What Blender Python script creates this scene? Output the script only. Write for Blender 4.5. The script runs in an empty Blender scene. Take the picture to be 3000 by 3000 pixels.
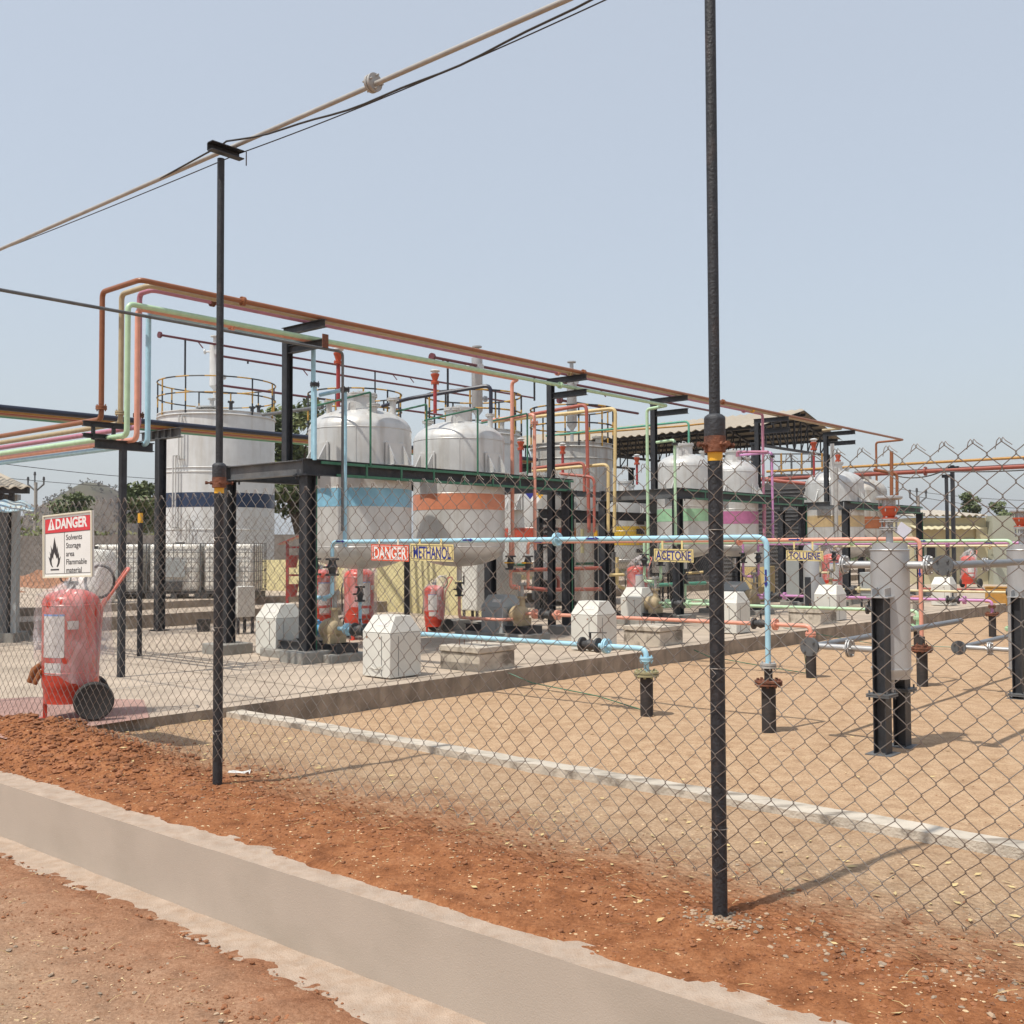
import bpy, math, random
from mathutils import Vector, Matrix, noise
random.seed(7)
S = bpy.context.scene
COL = S.collection
# ---------------------------------------------------------------- camera, sky, sun, exposure
F = 3030.0
PITCH = math.radians(1.985); ROLL = math.radians(-0.24)
cam = bpy.data.cameras.new('camera'); camo = bpy.data.objects.new('camera', cam); COL.objects.link(camo)
cam.sensor_width = 36; cam.lens = 36*F/3000; cam.clip_start = 0.05; cam.clip_end = 5000
RC = Matrix.Rotation(math.pi/2+PITCH, 3, 'X') @ Matrix.Rotation(ROLL, 3, 'Z')
camo.matrix_world = Matrix.Translation((0, 0, 1.5)) @ RC.to_4x4()
S.camera = camo
SUN_EL, SUN_AZ = math.radians(63), math.atan2(-0.76, -0.65)   # azimuth from +Y towards +X
w = bpy.data.worlds.new('World'); S.world = w; w.use_nodes = True
nt = w.node_tree; bg = nt.nodes['Background']
sky = nt.nodes.new('ShaderNodeTexSky'); sky.sky_type = 'NISHITA'; sky.sun_disc = False
sky.sun_elevation = SUN_EL; sky.sun_rotation = SUN_AZ
sky.air_density = 1.3; sky.dust_density = 2.0; sky.ozone_density = 2.2; sky.altitude = 0
hz = nt.nodes.new('ShaderNodeMix'); hz.data_type = 'RGBA'; hz.inputs['Factor'].default_value = 0.8      # a bright hazy veil over the blue
hz.inputs['B'].default_value = (1.88, 1.99, 2.14, 1)
nt.links.new(sky.outputs[0], hz.inputs['A']); nt.links.new(hz.outputs['Result'], bg.inputs[0]); bg.inputs[1].default_value = 0.15
sl = bpy.data.lights.new('sun', 'SUN'); sl.energy = 2.3; sl.angle = math.radians(0.7); sl.color = (1.0, 0.94, 0.84)
so = bpy.data.objects.new('sun', sl); COL.objects.link(so)
sd = Vector((math.sin(SUN_AZ)*math.cos(SUN_EL), math.cos(SUN_AZ)*math.cos(SUN_EL), math.sin(SUN_EL)))
so.rotation_euler = sd.to_track_quat('Z', 'Y').to_euler()
vs = S.view_settings
vs.view_transform = 'Standard'; vs.look = 'None'; vs.gamma = 1; vs.exposure = 0.95
S.cycles.max_bounces = 8; S.cycles.transparent_max_bounces = 12
try: S.cycles.use_denoising = True
except Exception: pass
# ---------------------------------------------------------------- plant frame: B runs along the pipe rack (right and away), A along the fence (left and away)
TH = math.atan2(0.7589, 0.6512)
Bv = Vector((math.cos(TH), math.sin(TH), 0)); Av = Vector((-math.sin(TH), math.cos(TH), 0))
CAMP = Vector((0, 0, 1.5))
def AB(a, b, z=0.0): return Av*a + Bv*b + Vector((0, 0, z))
def ray(px, py): return (RC @ Vector(((px-1500)/F, -(py-1500)/F, -1))).normalized()
def G(px, py, z):            # where the sight line through a photo point meets height z
    d = ray(px, py); t = (z-1.5)/d.z; return CAMP + d*t
def at(px, py, Y):           # ... meets the given distance
    d = ray(px, py); return CAMP + d*(Y/d.y)
def b_of(a, px):             # b on the line of constant a that shows at column px
    u = (px-1500)/F
    return (a*(0.7589+0.6512*u))/(0.6512-0.7589*u)
def a_of(b, px):
    u = (px-1500)/F
    return b*(0.6512-0.7589*u)/(0.7589+0.6512*u)
# ---------------------------------------------------------------- materials
def mat(name, col, rough=0.6, metal=0.0, var=0.12, scale=6.0, bump=0.0, col2=None, mix2=0.0, s2=(3, 3, 0.5), bscale=40, thr=(0.5, 0.7), spec=0.5):
    m = bpy.data.materials.new(name); m.use_nodes = True
    n = m.node_tree.nodes; l = m.node_tree.links; p = n['Principled BSDF']
    p.inputs['Roughness'].default_value = rough; p.inputs['Metallic'].default_value = metal
    p.inputs['Specular IOR Level'].default_value = spec
    tc = n.new('ShaderNodeTexCoord')
    nz = n.new('ShaderNodeTexNoise'); nz.inputs['Scale'].default_value = scale; nz.inputs['Detail'].default_value = 6
    l.new(tc.outputs['Object'], nz.inputs['Vector'])
    mp = n.new('ShaderNodeMapRange'); mp.inputs['From Min'].default_value = 0.3; mp.inputs['From Max'].default_value = 0.7
    mp.inputs['To Min'].default_value = 1-var; mp.inputs['To Max'].default_value = 1+var
    l.new(nz.outputs['Fac'], mp.inputs['Value'])
    mx = n.new('ShaderNodeMix'); mx.data_type = 'RGBA'; mx.blend_type = 'MULTIPLY'; mx.inputs['Factor'].default_value = 1
    mx.inputs['A'].default_value = (*col, 1)
    l.new(mp.outputs[0], mx.inputs['B'])
    out = mx.outputs['Result']
    if col2:
        mg = n.new('ShaderNodeMapping'); mg.inputs['Scale'].default_value = s2
        l.new(tc.outputs['Object'], mg.inputs['Vector'])
        n2 = n.new('ShaderNodeTexNoise'); n2.inputs['Scale'].default_value = 1; n2.inputs['Detail'].default_value = 7; n2.inputs['Roughness'].default_value = 0.6
        l.new(mg.outputs[0], n2.inputs['Vector'])
        r2 = n.new('ShaderNodeMapRange'); r2.inputs['From Min'].default_value = thr[0]; r2.inputs['From Max'].default_value = thr[1]; r2.inputs['To Max'].default_value = mix2
        l.new(n2.outputs['Fac'], r2.inputs['Value'])
        m3 = n.new('ShaderNodeMix'); m3.data_type = 'RGBA'
        l.new(r2.outputs[0], m3.inputs['Factor']); l.new(out, m3.inputs['A']); m3.inputs['B'].default_value = (*col2, 1)
        out = m3.outputs['Result']
    l.new(out, p.inputs['Base Color'])
    if bump:
        nb = n.new('ShaderNodeTexNoise'); nb.inputs['Scale'].default_value = bscale; nb.inputs['Detail'].default_value = 5
        l.new(tc.outputs['Object'], nb.inputs['Vector'])
        bp = n.new('ShaderNodeBump'); bp.inputs['Strength'].default_value = bump; bp.inputs['Distance'].default_value = 0.01
        l.new(nb.outputs['Fac'], bp.inputs['Height']); l.new(bp.outputs[0], p.inputs['Normal'])
    return m
M = {}
RUST = (0.16, 0.06, 0.03)
M['black'] = mat('black_paint', (0.022, 0.024, 0.029), 0.5, 0, 0.35, 14, 0.25, (0.07, 0.065, 0.06), 0.5, (5, 5, 3), 60)
M['black_pipe'] = mat('black_pipe', (0.02, 0.021, 0.025), 0.55, 0, 0.4, 30, 0.5, (0.09, 0.05, 0.035), 0.45, (14, 14, 5), 90, (0.55, 0.75))
M['wrap'] = mat('bitumen_wrap', (0.028, 0.024, 0.024), 0.75, 0, 0.3, 9, 0.4, (0.09, 0.06, 0.045), 0.4, (6, 6, 25), 30)
M['grey_steel'] = mat('grey_steel', (0.10, 0.105, 0.11), 0.55, 0, 0.25, 8, 0.2, (0.2, 0.18, 0.16), 0.4)
M['collar'] = mat('collar_rusted', (0.035, 0.038, 0.045), 0.6, 0, 0.4, 25, 0.5, (0.12, 0.06, 0.045), 0.5, (10, 10, 10), 70)
M['rust'] = mat('rust', (0.17, 0.065, 0.035), 0.85, 0, 0.5, 20, 0.6, (0.06, 0.03, 0.025), 0.8, (9, 9, 9), 70)
M['galv'] = mat('galvanised_wire', (0.28, 0.265, 0.245), 0.45, 0.3, 0.35, 3, 0, (0.17, 0.11, 0.08), 0.6, (2, 2, 2), 40, (0.4, 0.6))
M['galvpipe'] = mat('galvanised_pipe', (0.37, 0.362, 0.345), 0.5, 0.1, 0.12, 9, 0.1, (0.28, 0.26, 0.24), 0.5, (3, 3, 3))
M['silver'] = mat('silver_paint', (0.58, 0.58, 0.565), 0.38, 0.3, 0.08, 5, 0.06, (0.33, 0.27, 0.20), 0.65, (7, 7, 0.7), 30, (0.52, 0.82))
M['silver_worn'] = mat('silver_worn', (0.46, 0.455, 0.43), 0.5, 0.15, 0.12, 5, 0.1, (0.25, 0.15, 0.09), 0.75, (9, 9, 0.6), 30, (0.47, 0.75))
M['pot'] = mat('aluminium_paint', (0.42, 0.425, 0.43), 0.42, 0.4, 0.05, 5, 0.04, (0.34, 0.32, 0.3), 0.4, (5, 5, 1), 30)
M['white_tank'] = mat('white_tank_paint', (0.60, 0.61, 0.61), 0.5, 0, 0.06, 4, 0.03, (0.40, 0.36, 0.30), 0.6, (3, 3, 0.35), 30, (0.5, 0.75))
M['pvc'] = mat('pump_cover_paint', (0.60, 0.59, 0.54), 0.45, 0, 0.05, 4, 0.03, (0.42, 0.38, 0.3), 0.35, (6, 6, 3), 30, (0.55, 0.8))
M['coverg'] = mat('grey_cover_paint', (0.33, 0.35, 0.35), 0.5, 0, 0.05, 4, 0.03)
M['ivory'] = mat('ivory_sheet', (0.66, 0.62, 0.50), 0.5, 0, 0.06)
def paint(k, c, worn=0.35):
    M[k] = mat(k+'_paint', c, 0.38, 0, 0.10, 12, 0.05, tuple(x*0.45+0.03 for x in c), worn, (6, 6, 4), 30, (0.56, 0.75))
paint('brown', (0.26, 0.095, 0.038)); paint('beige', (0.42, 0.34, 0.21)); paint('rose', (0.46, 0.20, 0.28)); paint('mint', (0.43, 0.61, 0.40))
paint('salmon', (0.67, 0.31, 0.225)); paint('sky', (0.34, 0.57, 0.69)); paint('purple', (0.52, 0.24, 0.46)); paint('cream', (0.62, 0.54, 0.34))
paint('red', (0.33, 0.04, 0.04)); paint('orange', (0.46, 0.085, 0.04)); paint('maroon', (0.12, 0.028, 0.035)); paint('navy', (0.022, 0.026, 0.045))
paint('teal', (0.10, 0.33, 0.23)); paint('yellow', (0.72, 0.42, 0.05)); paint('pale_yellow', (0.60, 0.46, 0.22)); paint('khaki', (0.33, 0.30, 0.17))
paint('green', (0.035, 0.15, 0.085)); paint('redpipe', (0.36, 0.10, 0.07)); paint('gold', (0.42, 0.22, 0.05)); paint('band_orange', (0.60, 0.23, 0.13), 0.3)
paint('band_blue', (0.22, 0.46, 0.62), 0.15); paint('band_navy', (0.018, 0.035, 0.08), 0.15); paint('band_mint', (0.32, 0.55, 0.35), 0.15); paint('band_purple', (0.46, 0.16, 0.31), 0.15)
paint('band_yellow', (0.65, 0.42, 0.04), 0.15); paint('band_red', (0.42, 0.06, 0.03), 0.15); paint('band_tan', (0.50, 0.37, 0.20), 0.15); paint('band_brown', (0.35, 0.12, 0.05), 0.15)
M['rail_yellow'] = mat('rail_yellow', (0.42, 0.24, 0.045), 0.6, 0, 0.3, 10, 0.1)
M['yellowcap'] = mat('yellow_cap', (0.75, 0.40, 0.03), 0.5, 0, 0.1, 10, 0.1)
M['concrete'] = mat('concrete', (0.43, 0.352, 0.275), 0.9, 0, 0.12, 3, 0.5, (0.22, 0.18, 0.14), 0.6, (1.2, 1.2, 1.2), 60, (0.48, 0.75))
M['concrete_edge'] = mat('concrete_edge', (0.30, 0.245, 0.19), 0.95, 0, 0.3, 5, 0.8, (0.13, 0.105, 0.08), 0.7, (6, 6, 1.2), 50, (0.42, 0.7))
M['plinth'] = mat('plinth_concrete', (0.27, 0.26, 0.235), 0.9, 0, 0.2, 5, 0.6, (0.12, 0.11, 0.1), 0.6, (4, 4, 4), 60, (0.48, 0.75))
M['kerb'] = mat('kerb_concrete', (0.50, 0.445, 0.37), 0.95, 0, 0.15, 7, 0.8, (0.15, 0.125, 0.10), 0.85, (2.5, 9, 6), 70, (0.5, 0.66))
M['plaster'] = mat('cement_plaster', (0.42, 0.355, 0.295), 0.85, 0, 0.05, 2.2, 0.16, (0.33, 0.28, 0.225), 0.6, (1.5, 1.5, 3), 160, (0.45, 0.75))
M['ledge'] = mat('cement_ledge', (0.41, 0.32, 0.25), 0.95, 0, 0.12, 9, 0.7, (0.30, 0.19, 0.12), 0.5, (14, 14, 14), 120, (0.45, 0.7))
M['yellow_wall'] = mat('yellow_wall_paint', (0.60, 0.53, 0.29), 0.85, 0, 0.06, 3, 0.3, (0.36, 0.27, 0.12), 0.5, (1.5, 1.5, 0.8), 40, (0.45, 0.8))
M['block'] = mat('grey_blockwork', (0.19, 0.17, 0.155), 0.9, 0, 0.2, 5, 0.5, (0.10, 0.09, 0.08), 0.6, (2, 2, 2), 30)
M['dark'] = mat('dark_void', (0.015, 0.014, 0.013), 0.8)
M['roof_sheet'] = mat('roof_sheet', (0.38, 0.335, 0.27), 0.8, 0, 0.1, 3, 0.2, (0.30, 0.24, 0.17), 0.7, (3, 3, 3), 30, (0.45, 0.75))
M['roof_under'] = M['roof_sheet']
M['window'] = mat('window_glass', (0.02, 0.022, 0.026), 0.15)
M['rubber'] = mat('rubber', (0.035, 0.034, 0.032), 0.75, 0, 0.2, 12, 0.2)
M['castiron'] = mat('cast_iron', (0.05, 0.05, 0.052), 0.6, 0, 0.3, 30, 0.4)
M['tan_casting'] = mat('tan_casting', (0.42, 0.33, 0.20), 0.6, 0, 0.15, 18, 0.4, (0.2, 0.14, 0.08), 0.5, (9, 9, 9))
M['motor_blue'] = mat('motor_blue', (0.10, 0.30, 0.50), 0.45)
M['ext_red'] = mat('extinguisher_red', (0.56, 0.06, 0.035), 0.3, 0, 0.08, 6, 0.03)
M['hose'] = mat('hose_black', (0.03, 0.028, 0.027), 0.55)
M['label'] = mat('label_paper', (0.62, 0.60, 0.57), 0.7, 0, 0.12, 30, 0, (0.35, 0.33, 0.33), 0.5, (40, 40, 60))
M['label_blue'] = mat('label_blue', (0.08, 0.22, 0.55), 0.6)
M['leather'] = mat('tan_leather', (0.30, 0.11, 0.035), 0.7, 0, 0.2, 20, 0.3)
M['signwhite'] = mat('sign_white', (0.72, 0.72, 0.70), 0.5, 0, 0.03)
M['signred'] = mat('sign_red', (0.58, 0.035, 0.045), 0.5, 0, 0.05)
M['signorange'] = mat('sign_orange_red', (0.62, 0.085, 0.035), 0.5, 0, 0.05)
M['signyellow'] = mat('sign_yellow', (0.68, 0.56, 0.26), 0.5, 0, 0.05, 9, 0, (0.5, 0.4, 0.2), 0.3)
M['signblack'] = mat('sign_black', (0.03, 0.027, 0.03), 0.6)
M['signblue'] = mat('sign_blue', (0.015, 0.025, 0.20), 0.6)
M['ibc'] = mat('tote_plastic', (0.80, 0.78, 0.72), 0.45, 0, 0.06, 3, 0, (0.5, 0.4, 0.33), 0.3, (2, 2, 2))
M['tarp_blue'] = mat('faded_blue_sheet', (0.30, 0.44, 0.52), 0.6, 0, 0.1, 8, 0.2, (0.52, 0.50, 0.42), 0.8, (6, 6, 6), 30, (0.45, 0.6))
M['bark'] = mat('bark', (0.10, 0.075, 0.055), 0.9, 0, 0.3, 12, 0.5)
M['leaf'] = mat('leaf', (0.075, 0.10, 0.035), 0.6, 0, 0.5, 1.5, 0, (0.14, 0.16, 0.05), 0.7, (1.2, 1.2, 1.2), 30, (0.45, 0.6))
M['leaf_dry'] = mat('dry_scrub', (0.17, 0.165, 0.075), 0.8, 0, 0.4, 0.8, 0, (0.12, 0.17, 0.04), 0.8, (0.5, 0.5, 0.5), 30, (0.45, 0.6))
M['hillscrub'] = mat('hill_scrub', (0.105, 0.08, 0.058), 0.95, 0, 0.4, 0.12, 0, (0.075, 0.08, 0.04), 0.6, (0.06, 0.06, 0.06), 30, (0.45, 0.6))
M['paper'] = mat('paper_tag', (0.62, 0.63, 0.72), 0.7, 0, 0.03)
M['pink_flag'] = mat('pinkish_paver', (0.36, 0.22, 0.185), 0.9, 0, 0.12, 8, 0.4)
def plastic():
    m = bpy.data.materials.new('clear_plastic_sheet'); m.use_nodes = True
    n = m.node_tree.nodes; l = m.node_tree.links; p = n['Principled BSDF']
    p.inputs['Base Color'].default_value = (0.80, 0.78, 0.80, 1); p.inputs['Roughness'].default_value = 0.25
    tc = n.new('ShaderNodeTexCoord'); nz = n.new('ShaderNodeTexNoise'); nz.inputs['Scale'].default_value = 4.5; nz.inputs['Detail'].default_value = 3; nz.inputs['Distortion'].default_value = 0.8
    mg = n.new('ShaderNodeMapping'); mg.inputs['Scale'].default_value = (1.5, 1.5, 0.35); l.new(tc.outputs['Object'], mg.inputs['Vector']); l.new(mg.outputs[0], nz.inputs['Vector'])
    r = n.new('ShaderNodeMapRange'); r.inputs['From Min'].default_value = 0.4; r.inputs['From Max'].default_value = 0.68; r.inputs['To Min'].default_value = 0.10; r.inputs['To Max'].default_value = 0.36
    l.new(nz.outputs['Fac'], r.inputs['Value']); l.new(r.outputs[0], p.inputs['Alpha'])
    bp = n.new('ShaderNodeBump'); bp.inputs['Strength'].default_value = 0.35; bp.inputs['Distance'].default_value = 0.02
    l.new(nz.outputs['Fac'], bp.inputs['Height']); l.new(bp.outputs[0], p.inputs['Normal'])
    return m
M['plastic'] = plastic()

def soil(name, reds, tans, bsplit=None, width=0.35, speck=True, a_bump=0.9, grav=None):
    """bare ground: two colours of noise; bsplit = distance from the drain where red soil gives way to tan grit"""
    m = bpy.data.materials.new(name); m.use_nodes = True
    n = m.node_tree.nodes; l = m.node_tree.links; p = n['Principled BSDF']; p.inputs['Roughness'].default_value = 0.95
    p.inputs['Specular IOR Level'].default_value = 0.15
    geo = n.new('ShaderNodeNewGeometry'); P = geo.outputs['Position']
    def nz(s, d=8, r=0.6, dist=0):
        t = n.new('ShaderNodeTexNoise'); t.inputs['Scale'].default_value = s; t.inputs['Detail'].default_value = d; t.inputs['Roughness'].default_value = r; t.inputs['Distortion'].default_value = dist
        l.new(P, t.inputs['Vector']); return t.outputs['Fac']
    def ramp(v, stops):
        r = n.new('ShaderNodeValToRGB'); e = r.color_ramp.elements
        while len(e) < len(stops): e.new(0.5)
        for k, (q, c) in enumerate(stops): e[k].position = q; e[k].color = (*c, 1)
        l.new(v, r.inputs['Fac']); return r.outputs['Color']
    def mixc(f, a, b, bt='MIX'):
        x = n.new('ShaderNodeMix'); x.data_type = 'RGBA'; x.blend_type = bt
        if hasattr(f, 'links'): l.new(f, x.inputs['Factor'])
        else: x.inputs['Factor'].default_value = f
        for s, v in (('A', a), ('B', b)):
            if hasattr(v, 'links'): l.new(v, x.inputs[s])
            else: x.inputs[s].default_value = (*v, 1)
        return x.outputs['Result']
    def mr(v, a, b, c=0, d=1):
        x = n.new('ShaderNodeMapRange'); l.new(v, x.inputs['Value'])
        for k, q in zip(('From Min', 'From Max', 'To Min', 'To Max'), (a, b, c, d)): x.inputs[k].default_value = q
        return x.outputs[0]
    big, mid, fine = nz(0.9), nz(7, 10, 0.65), nz(60, 6, 0.7)
    ra, rb, rc = reds
    ta, tb, tc = tans
    red = ramp(mid, [(0.3, ra), (0.5, rb), (0.72, rc)])
    tan = ramp(mid, [(0.3, ta), (0.5, tb), (0.7, tc)])
    if bsplit is None:
        col = mixc(mr(big, 0.40, 0.62), red, tan)
    else:
        dp = n.new('ShaderNodeVectorMath'); dp.operation = 'DOT_PRODUCT'; l.new(P, dp.inputs[0]); dp.inputs[1].default_value = Bv
        ad = n.new('ShaderNodeMath'); ad.operation = 'MULTIPLY_ADD'; l.new(big, ad.inputs[0]); ad.inputs[1].default_value = 1.3; l.new(dp.outputs['Value'], ad.inputs[2])
        ad2 = n.new('ShaderNodeMath'); ad2.operation = 'MULTIPLY_ADD'; l.new(mid, ad2.inputs[0]); ad2.inputs[1].default_value = 0.5; l.new(ad.outputs[0], ad2.inputs[2])
        col = mixc(mr(ad2.outputs[0], bsplit-width+0.9, bsplit+width+0.9), red, tan)
    col = mixc(mr(fine, 0.38, 0.66, 0, 0.85), col, mixc(1.0, col, (0.60, 0.53, 0.47), 'MULTIPLY'))
    col = mixc(mr(nz(140, 3, 0.7), 0.5, 0.62, 0, 0.5), col, mixc(1.0, col, (1.3, 1.3, 1.32), 'MULTIPLY'))
    if speck:
        v = n.new('ShaderNodeTexVoronoi'); v.inputs['Scale'].default_value = 42; v.inputs['Randomness'].default_value = 1; l.new(P, v.inputs['Vector'])
        f = mr(v.outputs['Distance'], 0.10, 0.15, 1, 0)
        wn = n.new('ShaderNodeTexWhiteNoise'); l.new(v.outputs['Position'], wn.inputs['Vector'])
        g = mr(wn.outputs['Value'], 0.80, 0.81)
        mu = n.new('ShaderNodeMath'); mu.operation = 'MULTIPLY'; l.new(f, mu.inputs[0]); l.new(g, mu.inputs[1])
        col = mixc(mu.outputs[0], col, (0.62, 0.47, 0.30))
        v2 = n.new('ShaderNodeTexVoronoi'); v2.inputs['Scale'].default_value = 75; l.new(P, v2.inputs['Vector'])
        f2 = mr(v2.outputs['Distance'], 0.12, 0.2, 1, 0)
        wn2 = n.new('ShaderNodeTexWhiteNoise'); l.new(v2.outputs['Position'], wn2.inputs['Vector'])
        g2 = mr(wn2.outputs['Value'], 0.72, 0.73)
        mu2 = n.new('ShaderNodeMath'); mu2.operation = 'MULTIPLY'; l.new(f2, mu2.inputs[0]); l.new(g2, mu2.inputs[1])
        col = mixc(mu2.outputs[0], col, (0.14, 0.065, 0.04))
    l.new(col, p.inputs['Base Color'])
    b1 = n.new('ShaderNodeBump'); b1.inputs['Strength'].default_value = a_bump; b1.inputs['Distance'].default_value = 0.02; l.new(mid, b1.inputs['Height'])
    b3 = n.new('ShaderNodeBump'); b3.inputs['Strength'].default_value = 0.8; b3.inputs['Distance'].default_value = 0.012; l.new(nz(24, 6, 0.65), b3.inputs['Height']); l.new(b1.outputs[0], b3.inputs['Normal'])
    b2 = n.new('ShaderNodeBump'); b2.inputs['Strength'].default_value = 0.8; b2.inputs['Distance'].default_value = 0.006; l.new(fine, b2.inputs['Height']); l.new(b3.outputs[0], b2.inputs['Normal'])
    l.new(b2.outputs[0], p.inputs['Normal'])
    return m
RED3 = ((0.17, 0.066, 0.029), (0.315, 0.132, 0.058), (0.39, 0.185, 0.09))
TAN3 = ((0.33, 0.215, 0.13), (0.465, 0.32, 0.20), (0.56, 0.415, 0.275))
M['soil_bank'] = soil('soil_bank', RED3, ((0.32, 0.21, 0.13), (0.42, 0.295, 0.19), (0.48, 0.35, 0.235)), 4.2)
M['sand'] = soil('basin_sand', TAN3, ((0.40, 0.27, 0.17), (0.48, 0.335, 0.215), (0.54, 0.395, 0.26)), None, a_bump=0.5)
M['verge'] = soil('verge_soil', ((0.34, 0.24, 0.165), (0.40, 0.28, 0.19), (0.46, 0.34, 0.24)), ((0.22, 0.10, 0.055), (0.32, 0.16, 0.09), (0.39, 0.225, 0.14)), 2.25, 0.55)
M['earth'] = soil('earth', TAN3, RED3, None, speck=False)
M['clod'] = mat('red_clods', (0.26, 0.108, 0.049), 0.95, 0, 0.35, 8, 0.6)
M['gravel'] = mat('grey_gravel', (0.27, 0.21, 0.155), 0.9, 0, 0.35, 10, 0.4, (0.42, 0.30, 0.2), 0.9, (9, 9, 9), 40, (0.5, 0.55))
M['chips'] = mat('pale_chips', (0.58, 0.42, 0.25), 0.9, 0, 0.3, 9)
# ---------------------------------------------------------------- mesh builder
class MB:
    def __init__(s): s.v = []; s.f = []; s.mi = []; s.cur = 0
    def add(s, vs, fs):
        o = len(s.v); s.v += [tuple(v) for v in vs]; s.f += [tuple(i+o for i in f) for f in fs]; s.mi += [s.cur]*len(fs)
    def bx(s, x0, x1, y0, y1, z0, z1):
        s.add([(x0, y0, z0), (x1, y0, z0), (x1, y1, z0), (x0, y1, z0), (x0, y0, z1), (x1, y0, z1), (x1, y1, z1), (x0, y1, z1)],
              [(3, 2, 1, 0), (4, 5, 6, 7), (0, 1, 5, 4), (1, 2, 6, 5), (2, 3, 7, 6), (3, 0, 4, 7)])
        return s
    def frus(s, x0, x1, y0, y1, z0, z1, ix, iy):
        s.add([(x0, y0, z0), (x1, y0, z0), (x1, y1, z0), (x0, y1, z0), (x0+ix, y0+iy, z1), (x1-ix, y0+iy, z1), (x1-ix, y1-iy, z1), (x0+ix, y1-iy, z1)],
              [(3, 2, 1, 0), (4, 5, 6, 7), (0, 1, 5, 4), (1, 2, 6, 5), (2, 3, 7, 6), (3, 0, 4, 7)])
        return s
    def bar(s, p0, p1, w, h, up=(0, 0, 1)):
        p0, p1 = Vector(p0), Vector(p1); d = (p1-p0).normalized(); up = Vector(up)
        sx = d.cross(up)
        if sx.length < 1e-4: sx = d.cross(Vector((1, 0, 0)))
        sx.normalize(); u = sx.cross(d).normalized()
        c = [(-w/2, -h/2), (w/2, -h/2), (w/2, h/2), (-w/2, h/2)]
        vs = [p0+sx*i+u*j for i, j in c]+[p1+sx*i+u*j for i, j in c]
        s.add(vs, [(0, 1, 2, 3), (7, 6, 5, 4), (0, 4, 5, 1), (1, 5, 6, 2), (2, 6, 7, 3), (3, 7, 4, 0)]); return s
    def ibeam(s, p0, p1, w, h, t, up=(0, 0, 1)):
        p0, p1 = Vector(p0), Vector(p1); d = (p1-p0).normalized(); U = Vector(up)
        sx = d.cross(U).normalized(); u = sx.cross(d).normalized()
        k = (h-t)/2
        s.bar(p0+u*k, p1+u*k, w, t, up); s.bar(p0-u*k, p1-u*k, w, t, up); s.bar(p0, p1, t, h-2*t, up); return s
    def tube(s, pts, r, n=8, caps=True):
        pts = [Vector(p) for p in pts]; m = len(pts); ring = []
        d0 = (pts[1]-pts[0]).normalized()
        ref = Vector((0, 0, 1)) if abs(d0.z) < 0.9 else Vector((1, 0, 0))
        x = d0.cross(ref).normalized(); vs = []
        for i, p in enumerate(pts):
            d = (pts[min(i+1, m-1)]-pts[max(i-1, 0)]).normalized()
            x = (x-d*x.dot(d)); x = x.normalized() if x.length > 1e-6 else d.orthogonal().normalized(); y = d.cross(x)
            sc = 1.0
            if 0 < i < m-1:
                c = (pts[i]-pts[i-1]).normalized().dot((pts[i+1]-pts[i]).normalized()); sc = 1/max(0.6, math.sqrt(max(0, (1+c)/2)))
            rr = r[i] if isinstance(r, (list, tuple)) else r
            for k in range(n):
                t = 2*math.pi*k/n; vs.append(p+(x*math.cos(t)+y*math.sin(t))*rr*(sc if sc < 1.2 else 1.1))
        fs = [(i*n+k, i*n+(k+1) % n, (i+1)*n+(k+1) % n, (i+1)*n+k) for i in range(m-1) for k in range(n)]
        if caps: fs += [tuple(range(n-1, -1, -1)), tuple((m-1)*n+k for k in range(n))]
        s.add(vs, fs); return s
    def cyl(s, p0, p1, r0, r1=None, n=14):
        return s.tube([p0, p1], [r0, r0 if r1 is None else r1], n)
    def lathe(s, prof, c=(0, 0, 0), n=40, ax=None):
        c = Vector(c); Z = Vector(ax).normalized() if ax else Vector((0, 0, 1)); X = Z.orthogonal().normalized() if ax else Vector((1, 0, 0)); Y = Z.cross(X)
        vs = [c+(X*math.cos(2*math.pi*k/n)+Y*math.sin(2*math.pi*k/n))*r+Z*z for r, z in prof for k in range(n)]
        m = len(prof); fs = [(i*n+k, i*n+(k+1) % n, (i+1)*n+(k+1) % n, (i+1)*n+k) for i in range(m-1) for k in range(n)]
        if prof[0][0] > 1e-6: fs.append(tuple(range(n-1, -1, -1)))
        if prof[-1][0] > 1e-6: fs.append(tuple((m-1)*n+k for k in range(n)))
        s.add(vs, fs); return s
    def prism(s, poly, h):
        h = Vector(h); k = len(poly); p = [Vector(q) for q in poly]
        s.add(p+[q+h for q in p], [tuple(range(k-1, -1, -1)), tuple(range(k, 2*k))]+[(i, (i+1) % k, (i+1) % k+k, i+k) for i in range(k)]); return s
    def ring(s, c, R, r, n=48, m=6, a0=0, a1=2*math.pi, ax=None):
        c = Vector(c); full = abs(a1-a0-2*math.pi) < 1e-6
        Z = Vector(ax).normalized() if ax else Vector((0, 0, 1)); X = Z.orthogonal().normalized(); Y = Z.cross(X)
        pts = [c+(X*math.cos(a0+(a1-a0)*i/n)+Y*math.sin(a0+(a1-a0)*i/n))*R for i in range(n+1)]
        s.tube(pts, r, m, caps=not full); return s
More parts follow.
